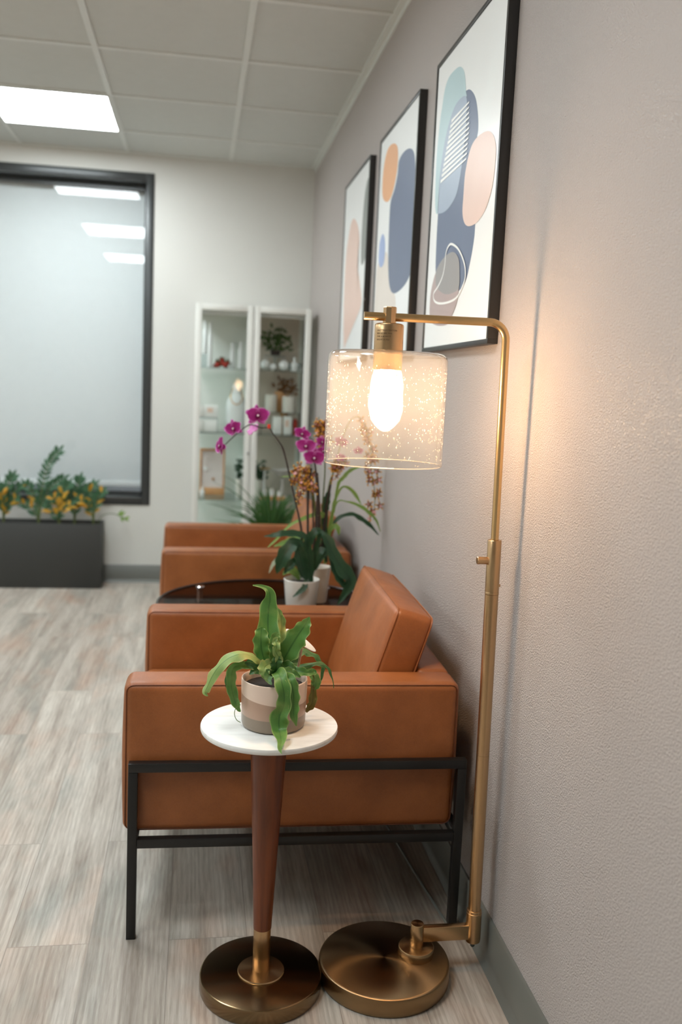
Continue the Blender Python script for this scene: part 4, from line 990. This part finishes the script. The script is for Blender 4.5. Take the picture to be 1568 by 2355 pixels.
def zz_plant(x, y, stems, label, seed):
    rn = random.Random(seed); O = (x, y, PBH-.018)
    t = thing('zz_plant', label, 'plant', O, 0, 'zz plants in the charcoal planter box')
    for (dx, dz, dy, yel) in stems:
        P = crom([(0, 0, 0), (dx*.12, dy*.2, dz*.4), (dx*.45, dy*.6, dz*.78), (dx, dy, dz)], 6)
        st = obj('stem', tube(P, [.0048*(1-.75*i/len(P)) for i in range(len(P))], 7), M['stem_zz'], t)
        bm = bmesh.new(); by = bmesh.new(); n = max(4, int(math.hypot(dx, dz)/.027))
        for j in range(n):
            tt = .36+.64*j/(n-1); i0 = min(len(P)-2, int(tt*(len(P)-1))); p = Vector(P[i0]); tg = (Vector(P[i0+1])-p).normalized()
            for s in (-1, 1):
                side = tg.cross(Vector((rn.uniform(-.5, .5), -1, rn.uniform(-.2, .5)))).normalized()*s
                d = (side*.9+tg*.75+Vector((0, rn.uniform(-.5, .3), 0))).normalized(); Ln = rn.uniform(.040, .056)*(1-.25*abs(tt-.6))
                pts = [tuple(p)+(.003,), tuple(p+d*Ln*.3)+(.017,), tuple(p+d*Ln*.65+Vector((0, 0, .002)))+(.018,), tuple(p+d*Ln)+(.002,)]
                tgt = by if rn.random() < yel else bm
                leaf(pts, tgt, face=(rn.uniform(-.4, .4), -.8, .6), fold=.2, steps=3, cols=2)
        # crown leaf
        p = Vector(P[-1]); tg = (p-Vector(P[-2])).normalized()
        leaf([tuple(p)+(.003,), tuple(p+tg*.02)+(.018,), tuple(p+tg*.045)+(.002,)], bm, fold=.2, steps=3, cols=2)
        if len(bm.faces): obj('leaves', bm, M['zz_leaf'], st, angle=180, recalc=False)
        else: bm.free()
        if len(by.faces): obj('yellow_leaves', by, M['zz_yellow'], st, angle=180, recalc=False)
        else: by.free()
yb = 5.45
zz_plant(-1.735, yb-.02, [(-.05, .25, 0, .0), (.055, .28, -.02, .05), (.0, .19, -.04, .5), (.07, .15, -.03, .6), (.09, .22, 0, 0)], 'leafy green zz plant at the left edge of the photo with some yellow leaves', 1)
zz_plant(-1.545, yb, [(.115, .43, -.01, .0), (-.07, .23, 0, .1), (.14, .27, .0, 0), (-.10, .13, -.03, .3)], 'tallest zz plant in the planter, its arching frond reaching up before the blind', 2)
zz_plant(-1.425, yb-.03, [(-.03, .16, -.02, .8), (.02, .20, 0, .7), (-.06, .10, -.03, .7), (.06, .12, -.02, .6), (.05, .24, .01, 0)], 'short zz plant with mostly yellow leaves in the middle of the planter', 3)
zz_plant(-1.345, yb+.01, [(.03, .27, 0, 0), (.11, .24, 0, 0), (-.06, .22, .0, .05), (.02, .16, -.02, .2)], 'green zz plant right of the yellow leaved one', 4)
zz_plant(-1.235, yb-.01, [(-.03, .21, 0, .3), (.05, .20, -.01, .25), (-.07, .15, -.02, .6)], 'zz plant with yellow tinged leaves at the right end of the planter', 5)
# trailing sprig over the right end
O = (-1.215, yb-.01, PBH-.018)
t = thing('trailing_sprig', 'thin sprig leaning out over the right end of the planter box', 'plant', O)
P = crom([(0, 0, 0), (.03, -.01, .06), (.09, -.02, .075), (.15, -.03, .055), (.168, -.03, .04)], 6)
obj('stem', tube(P, .0022, 6), M['stem_zz'], t)
bm = bmesh.new()
for (a, b) in (((.12, .065), (.15, .10)), ((.13, .06), (.165, .09)), ((.15, .055), (.185, .035)), ((.14, .06), (.15, .03)), ((.16, .05), (.19, .06))):
    leaf([(a[0], -.028, a[1], .003), ((a[0]+b[0])/2, -.03, (a[1]+b[1])/2, .017), (b[0], -.03, b[1], .002)], bm, fold=.2, steps=3, cols=2)
obj('leaves', bm, M['onc_leaf'], t, angle=180, recalc=False)

# ======================= grass plant behind the far chair =======================
GO = (-.262, 4.62, 0)
t = thing('grass_plant', 'spiky green grass plant in a white pot on the floor behind the far armchair', 'plant', GO)
obj('pot', lathe([(0, 0), (.085, 0), (.09, .004), (.115, .44), (.118, .452), (.113, .456), (.108, .445), (.104, .40), (0, .40)], 48), M['ceramic'], t)
obj('soil', lathe([(0, .43), (.10, .425), (.1055, .42), (.1055, .41), (0, .41)], 28), M['soil'], t)
bm = bmesh.new(); rn = random.Random(5)
for i in range(150):
    an = rn.uniform(0, 2*PI); out = rn.uniform(.02, .20)**1.0; hgt = rn.uniform(.16, .30)-out*.45
    b0 = Vector((math.cos(an)*rn.uniform(0, .05), math.sin(an)*rn.uniform(0, .04), .425)); e_ = Vector((math.cos(an)*out*1.15, math.sin(an)*out*.6, hgt))
    leaf([tuple(b0)+(.008,), tuple(b0+Vector((e_.x*.25, e_.y*.25, e_.z*.5)))+(.0085,), tuple(b0+Vector((e_.x*.6, e_.y*.6, e_.z*.88)))+(.006,), tuple(b0+e_)+(.001,)], bm, fold=.4, steps=3, cols=2)
for (ex_, ez) in ((-.30, .30), (-.34, .20), (-.26, .34), (-.30, .12)):
    b0 = Vector((-.02, -.02, .425)); leaf([tuple(b0)+(.005,), (ex_*.4, -.04, .425+ez*.62, .005), (ex_*.75, -.06, .425+ez*.9, .003), (ex_, -.07, .425+ez, .001)], bm, fold=.3, steps=4, cols=2)
o = obj('blades', bm, M['grass'], t, angle=180, recalc=False); o['kind'] = 'stuff'

# ======================= the two display cabinets =======================
CY0, CY1, CH = 5.10, 5.545, 1.640
def cabinet(x0, x1, label, back, knob):
    w = x1-x0; t = thing('display_cabinet', label, 'cabinet', ((x0+x1)/2, CY1, 0), 0, 'white display cabinets against the far wall')
    hx = w/2; D = CY1-CY0; P = .022
    bm = bmesh.new()
    for sx in (-1, 1):
        a, b = (hx-P, hx) if sx > 0 else (-hx, -hx+P)
        box(bm, a, b, -P, 0, 0, CH); box(bm, a, b, -D+.022, -D+.044, 0, CH)
    box(bm, -hx, hx, -D+.022, 0, CH-.022, CH); box(bm, -hx, hx, -D+.022, 0, .04, .07)
    obj('carcass', bm, M['white_metal'], t, smooth=False)
    obj('back_panel', boxes((-hx+P, hx-P, -.010, -.004, .07, CH-.022)), back, t, smooth=False)
    for sx in (-1, 1):
        x = sx*(hx-.011); obj('side_panel', boxes((x-.002, x+.002, -D+.045, -P-.001, .07, CH-.022)), M['cab_glass'], t, smooth=False)
    d = bmesh.new(); st = .034; y0, y1 = -D, -D+.020
    for b in ((-hx+.001, -hx+st, .03, CH), (hx-st, hx-.001, .03, CH), (-hx+st, hx-st, CH-st, CH), (-hx+st, hx-st, .03, .03+st)):
        box(d, b[0], b[1], y0, y1, b[2], b[3], bev=.0015)
    dr = obj('door', d, M['white_metal'], t)
    obj('door_glass', boxes((-hx+st, hx-st, y0+.008, y0+.012, .03+st, CH-st)), M['cab_glass'], dr, smooth=False)
    if knob: obj('knob', lathe([(0, 0), (.004, 0), (.004, .008), (.006, .011), (.006, .015), (0, .017)], 20), M['chrome'], dr).matrix_basis = Matrix.Translation((hx-.012 if knob > 0 else -hx+.012, -D, .837)) @ Matrix.Rotation(PI/2, 4, 'X')
    for z in (1.300, .942, .568, .30): obj('glass_shelf', boxes((-hx+.0132, hx-.0132, -D+.05, -.024, z-.005, z)), M['shelf_glass'], t, smooth=False)
    obj('light_bar', boxes((-hx+.030, hx-.030, -D+.06, -D+.085, CH-.052, CH-.036), bev=.003), M['plastic_white'], t)
    return t
cabinet(-.672, -.357, 'left white framed glass door display cabinet against the far wall', M['panel_grey'], 1)
cabinet(-.355, -.040, 'right white framed glass door display cabinet in the far corner beside the textured wall', M['panel_reflection_tint'], 0)
SY_ = 5.30; S1, S2, S3 = 1.3003, .9423, .5683
def item(name, bm, m, label, cat, loc, group=None, **k):
    o = obj(name, bm, m, None, **k); o.location = loc; return tag(o, label, cat, group)
def bottle(h, r, neck=.5):
    return lathe([(0, 0), (r*.9, 0), (r, .003), (r, h*.68), (r*neck, h*.76), (r*neck, h*.80), (r*neck*1.2, h*.80), (r*neck*1.2, h*.985), (r*neck, h), (0, h)], 24)
G = 'white bottles on the top shelf of the left cabinet'
def bot(x, y, z, h, r, label):
    t = thing('cosmetic_bottle', label, 'bottle', (x, y, z), 0, G)
    obj('bottle_body', lathe([(0, 0), (r*.92, 0), (r, .003), (r, h*.70), (r*.6, h*.76), (0, h*.76)], 24), M['plastic_white'], t)
    obj('cap', lathe([(0, h*.7605), (r*.66, h*.7605), (r*.66, h*.985), (r*.6, h), (0, h)], 24), M['plastic_white'], t)
rk = thing('acrylic_riser', 'clear riser block lifting a bottle at the left end of the top shelf', 'riser', (-.617, SY_+.04, S1), 0)
obj('riser_block', boxes((-.02, .02, -.022, .022, .0002, .078), bev=.002), M['glassware'], rk)
bot(-.617, SY_+.04, S1+.0785, .182, .0135, 'white bottle standing raised on a clear block, leftmost on the top shelf')
bot(-.589, SY_-.02, S1, .248, .0125, 'tall slim white bottle just right of the raised one, top shelf of the left cabinet')
bot(-.461, SY_+.02, S1, .145, .0135, 'white bottle right of the red berries, top shelf of the left cabinet')
bot(-.416, SY_-.01, S1, .150, .0135, 'white bottle at the right end of the top shelf of the left cabinet')
# berries
t = thing('dried_arrangement', 'dark red berries with green sprigs on the top shelf of the left cabinet', 'decoration', (-.515, SY_, S1))
rn = random.Random(9); bm = bmesh.new()
for (x, y, z, r) in ((-.03, -.01, .018, .017), (.016, -.015, .016, .016), (-.005, .01, .045, .015), (-.045, 0, .012, .011), (.028, .01, .030, .012), (.002, -.002, .026, .014)):
    v = bmesh.ops.create_icosphere(bm, subdivisions=2, radius=r)['verts']
    for q in v: q.co += Vector((x, y, max(z, r)))
obj('berries', bm, M['dried_red'], t)
bm = bmesh.new()
for i in range(24):
    an = rn.uniform(0, 2*PI); leaf([(rn.uniform(-.02, .02), 0, .01, .004), (.02*math.cos(an), .01, .03, .010), (.048*math.cos(an), -.005, .022+.045*abs(math.sin(an)), .002)], bm, steps=2, cols=2)
obj('sprigs', bm, M['dark_green'], t, recalc=False, angle=180)
# necklace bust
bx_ = -.432
t = thing('jewelry_bust', 'white necklace display bust wearing a gold chain on the middle shelf of the left cabinet', 'display bust', (bx_, SY_+.02, S2))
bm = lathe([(0, 0), (.048, 0), (.052, .004), (.053, .06), (.055, .13), (.054, .165), (.046, .19), (.032, .205), (.025, .225), (.023, .262), (.020, .268), (0, .270)], 40, sy=.55)
obj('bust', bm, M['plastic_white'], t)
P = [(.034*math.sin(a), -.029*max(0, math.cos(a*.9))-.012, .205-.048*math.cos(a)) for a in [math.radians(-150+300*k/30) for k in range(31)]]
obj('necklace', tube(P, .0024, 6), M['gold'], t)
def carton(x, y, z, w, d, h, label, G, printed=False):
    t = thing('skincare_box', label, 'box', (x, y, z), 0, G)
    obj('carton', boxes((-w/2, w/2, -d/2, d/2, .0003, h), bev=.001), M['box_white'], t)
    if printed: obj('label_panel', boxes((-w*.32, w*.12, -d/2-.0008, -d/2-.0001, h*.42, h*.8)), M['box_print'], t, smooth=False)
GB = 'white boxes stacked on the middle shelf of the left cabinet'
carton(-.637, SY_, S2, .052, .06, .062, 'white box, lower left of the stack on the left cabinet middle shelf', GB)
carton(-.573, SY_, S2, .068, .06, .066, 'white box, lower right of the stack on the left cabinet middle shelf', GB)
carton(-.637, SY_, S2+.0785, .052, .06, .066, 'white box, upper left of the stack on the left cabinet middle shelf', GB)
carton(-.573, SY_, S2+.0785, .070, .06, .068, 'white box with a pinkish label, upper right of the stack on the middle shelf', GB, True)
t = thing('acrylic_riser', 'clear shelf riser between the two layers of white boxes in the left cabinet', 'riser', (-.600, SY_, S2))
obj('riser_top', boxes((-.065, .064, -.035, .035, .0735, .078)), M['glassware'], t, smooth=False)
for sx in (-.065, .061): obj('riser_leg', boxes((sx-.0003, sx+.0035, -.035, .035, .0003, .0733)), M['glassware'], t, smooth=False)
# framed jewelry board
t = thing('jewelry_board', 'wooden framed linen display board on the lower shelf of the left cabinet', 'display board', (-.558, SY_+.03, S3), math.radians(0))
tl = Matrix.Rotation(math.radians(-7), 4, 'X')
bm = bmesh.new()
for b in ((-.072, -.062, .045, .27), (.062, .072, .045, .27), (-.062, .062, .258, .27), (-.072, .072, 0, .0445)): box(bm, b[0], b[1], -.010, .008, b[2], b[3], bev=.0012)
bmesh.ops.transform(bm, matrix=tl, verts=bm.verts); zmin = min(v.co.z for v in bm.verts)
for v in bm.verts: v.co.z -= zmin-.0003
obj('wood_frame', bm, M['oak'], t)
bm = bmesh.new(); box(bm, -.062, .062, -.002, .004, .045, .258); bmesh.ops.transform(bm, matrix=tl, verts=bm.verts)
for v in bm.verts: v.co.z -= zmin-.0003
obj('linen_panel', bm, M['linen'], t, smooth=False)
for (x, z, r, m_) in ((.006, .095, .008, 'gold'), (-.040, .155, .012, 'plastic_white')):
    q = tl @ Vector((x, -.004, z)); b_ = lathe([(0, -.002), (r, -.002), (r, .002), (0, .003)], 18); o = obj('stud', b_, M[m_], t); o.location = (q.x, q.y-.002, q.z-zmin); o.rotation_euler = (PI/2, 0, 0)
t = thing('vial', 'small white vial standing in front of the wooden jewelry board', 'bottle', (-.612, SY_-.045, S3))
obj('vial_body', lathe([(0, 0), (.012, 0), (.0135, .003), (.0135, .035), (.006, .046), (.006, .060), (0, .062)], 20), M['plastic_white'], t)

# right cabinet
def bushy(name, label, x, y, z, w, h, pot_r, pot_h, m_, pm, seed, cnt=60, Lf=.03):
    rn = random.Random(seed); t = thing(name, label, 'plant', (x, y, z))
    obj('pot', lathe([(0, 0), (pot_r*.8, 0), (pot_r*.85, .003), (pot_r, pot_h), (pot_r*.93, pot_h), (pot_r*.9, pot_h*.85), (0, pot_h*.85)], 28), pm, t)
    bm = bmesh.new()
    for i in range(cnt):
        p = Vector((rn.gauss(0, w*.28), rn.gauss(0, .014), pot_h+abs(rn.gauss(h*.42, h*.28)))); p.x = max(-w/2, min(w/2, p.x)); p.z = min(p.z, pot_h+h)
        p.y = max(-.04, min(.04, p.y))
        d = Vector((rn.uniform(-1, 1), rn.uniform(-.6, .3), rn.uniform(-.3, 1))).normalized()*Lf
        leaf([tuple(p)+(.003,), tuple(p+d*.5)+(Lf*.5,), tuple(p+d)+(.001,)], bm, steps=2, cols=2, face=(rn.uniform(-.5, .5), -.7, .6))
    b0 = Vector((0, 0, pot_h*.8))
    for i in range(6): tube([b0, b0+Vector((rn.uniform(-w, w)*.25, 0, h*.6))], .0015, 5, bm)
    obj('foliage', bm, m_, t, angle=180, recalc=False); return t
# glass bowl with plant on top shelf
t = thing('glass_stand', 'clear glass stand holding a plant on the top shelf of the right cabinet', 'stand', (-.215, SY_+.05, S1))
obj('glass_body', lathe([(0, 0), (.050, 0), (.050, .004), (.008, .008), (.008, .072), (.060, .080), (.062, .084), (.060, .086), (0, .086)], 40), M['glassware'], t)
bushy('cabinet_plant', 'small bushy green plant on the glass stand, top shelf of the right cabinet', -.215, SY_+.05, S1+.0863, .15, .125, .030, .03, M['dark_green'], M['stem_dark'], 21, 90, .034)
for i, (x, y, r, lb) in enumerate(((-.279, -.03, .028, 'white ball ornament at the left end of the right cabinet top shelf'), (-.236, -.06, .018, 'small white ball ornament, second from the left on the right cabinet top shelf'), (-.176, -.05, .029, 'larger white ball ornament in the middle of the right cabinet top shelf'))):
    t = thing('ball_ornament', lb, 'ornament', (x, SY_+y-.03, S1), 0, 'white balls on the right cabinet top shelf')
    obj('ball', lathe([(0, 0), (r*.35, r*.06), (r*.8, r*.4), (r, r), (r*.8, r*1.6), (r*.35, r*1.94), (0, r*2)], 28), M['plastic_white'], t)
    obj('silver_loop', tube([(r*.3*math.cos(a), 0, 2*r+r*.25+r*.3*math.sin(a)) for a in [2*PI*k/14 for k in range(14)]], .0016, 6, closed=True), M['chrome'], t)
t = thing('spray_bottle', 'short white bottle with a silver loop at the right of the right cabinet top shelf', 'bottle', (-.112, SY_-.06, S1))
obj('bottle_body', lathe([(0, 0), (.019, 0), (.021, .003), (.021, .04), (.010, .052), (.010, .058), (0, .058)], 26), M['plastic_white'], t)
obj('silver_cap', lathe([(0, .0582), (.011, .0582), (.011, .080), (0, .083)], 20), M['chrome'], t)
t = thing('glass_dish', 'faceted clear glass dish behind the white balls in the right cabinet', 'dish', (-.105, SY_+.03, S1))
obj('dish_body', lathe([(0, 0), (.03, 0), (.032, .004), (.034, .01), (.044, .045), (.045, .047), (.042, .046), (.03, .012), (0, .01)], 14), M['glassware'], t, smooth=False)
# riser carrying the white mugs
t = thing('shelf_riser', 'clear riser shelf carrying the two white cups in the right cabinet', 'riser', (-.175, SY_, S2))
obj('riser_top', boxes((-.115, .105, -.05, .06, .117, .122)), M['shelf_glass'], t, smooth=False)
for sx in (-.115, .101): obj('riser_leg', boxes((sx, sx+.004, -.05, .06, .0003, .1168)), M['glassware'], t, smooth=False)
def cup(x, r, h, label):
    t = thing('white_cup', label, 'cup', (x, SY_, S2+.1223), 0, 'white cups on the riser in the right cabinet')
    obj('cup_body', lathe([(0, 0), (r*.94, 0), (r, .003), (r, h), (r*.93, h), (r*.92, .01), (0, .01)], 36), M['ceramic'], t)
cup(-.235, .033, .098, 'narrower white cup on the left of the clear riser'); cup(-.130, .040, .092, 'wider white cup on the right of the clear riser')
bushy('dried_bouquet', 'tan dried flower bouquet behind the wider white cup', -.150, SY_+.058+.03, S2, .11, .085, .026, .225, M['onc_petal'], M['oak'], 33, 60, .032)
t = thing('wooden_plaque', 'small light wooden plaque leaning behind the white cups', 'plaque', (-.172, SY_+.052, S2+.1223))
obj('plaque', boxes((-.040, .010, -.004, .004, .0003, .118), bev=.001), M['oak'], t)
GC = 'white boxes under the riser in the right cabinet'
carton(-.196, SY_-.01, S2, .050, .05, .098, 'white upright box under the riser, left of the pair in the right cabinet', GC)
carton(-.137, SY_-.01, S2, .046, .05, .100, 'white upright box under the riser, right of the pair in the right cabinet', GC, True)
t = thing('red_ornament', 'small dark red ornament right of the white boxes under the riser', 'ornament', (-.092, SY_-.01, S2))
obj('ornament_body', lathe([(0, 0), (.012, 0), (.009, .02), (.015, .045), (.016, .065), (.012, .082), (0, .090)], 20), M['dried_red'], t)
# lower shelf
bushy('cabinet_plant', 'dark little plant in a white pot on the lower shelf of the right cabinet', -.288, SY_+.02, S3, .075, .10, .032, .10, M['phal_leaf'], M['ceramic'], 41, 90, .024)
bushy('cabinet_plant', 'dark little plant at the right end of the left cabinet lower shelf', -.402, SY_+.03, S3, .035, .11, .022, .10, M['phal_leaf'], M['ceramic'], 42, 60, .024)
t = thing('ring_stand', 'white pedestal with a gold edged dish on the lower shelf of the right cabinet', 'jewelry stand', (-.262, SY_-.06, S3))
obj('column', lathe([(0, 0), (.022, 0), (.022, .004), (.006, .010), (.005, .160), (.010, .168), (0, .168)], 24), M['plastic_white'], t)
obj('dish', lathe([(0, .1683), (.018, .1685), (.036, .176), (.037, .1775), (.018, .172), (0, .172)], 36), M['gold'], t)
t = thing('wooden_tray', 'small light wooden tray of white jars on the lower shelf of the right cabinet', 'tray', (-.215, SY_-.115, S3))
obj('tray', boxes((-.07, .07, -.025, .025, .0003, .022), bev=.002), M['oak'], t)
for x, h, lb in ((-.262, .034, 'white jar at the left end of the small wooden tray'), (-.222, .042, 'white jar in the middle of the small wooden tray'), (-.178, .030, 'white jar at the right end of the small wooden tray')):
    t = thing('cream_jar', lb, 'jar', (x, SY_-.115, S3+.0223), 0, 'white jars on the small wooden tray')
    obj('jar_body', lathe([(0, 0), (.013, 0), (.014, .003), (.014, h*.7), (0, h*.7)], 22), M['plastic_white'], t); obj('lid', lathe([(0, h*.705), (.0125, h*.705), (.012, h), (0, h)], 22), M['ceramic'], t)
t = thing('pink_dish', 'pale pink shallow footed dish at the right of the lower shelf in the right cabinet', 'dish', (-.148, SY_+.04, S3))
obj('footed_dish', lathe([(0, 0), (.035, 0), (.035, .004), (.008, .01), (.007, .11), (.03, .125), (.072, .16), (.073, .163), (.03, .130), (0, .118)], 36), M['linen'], t)
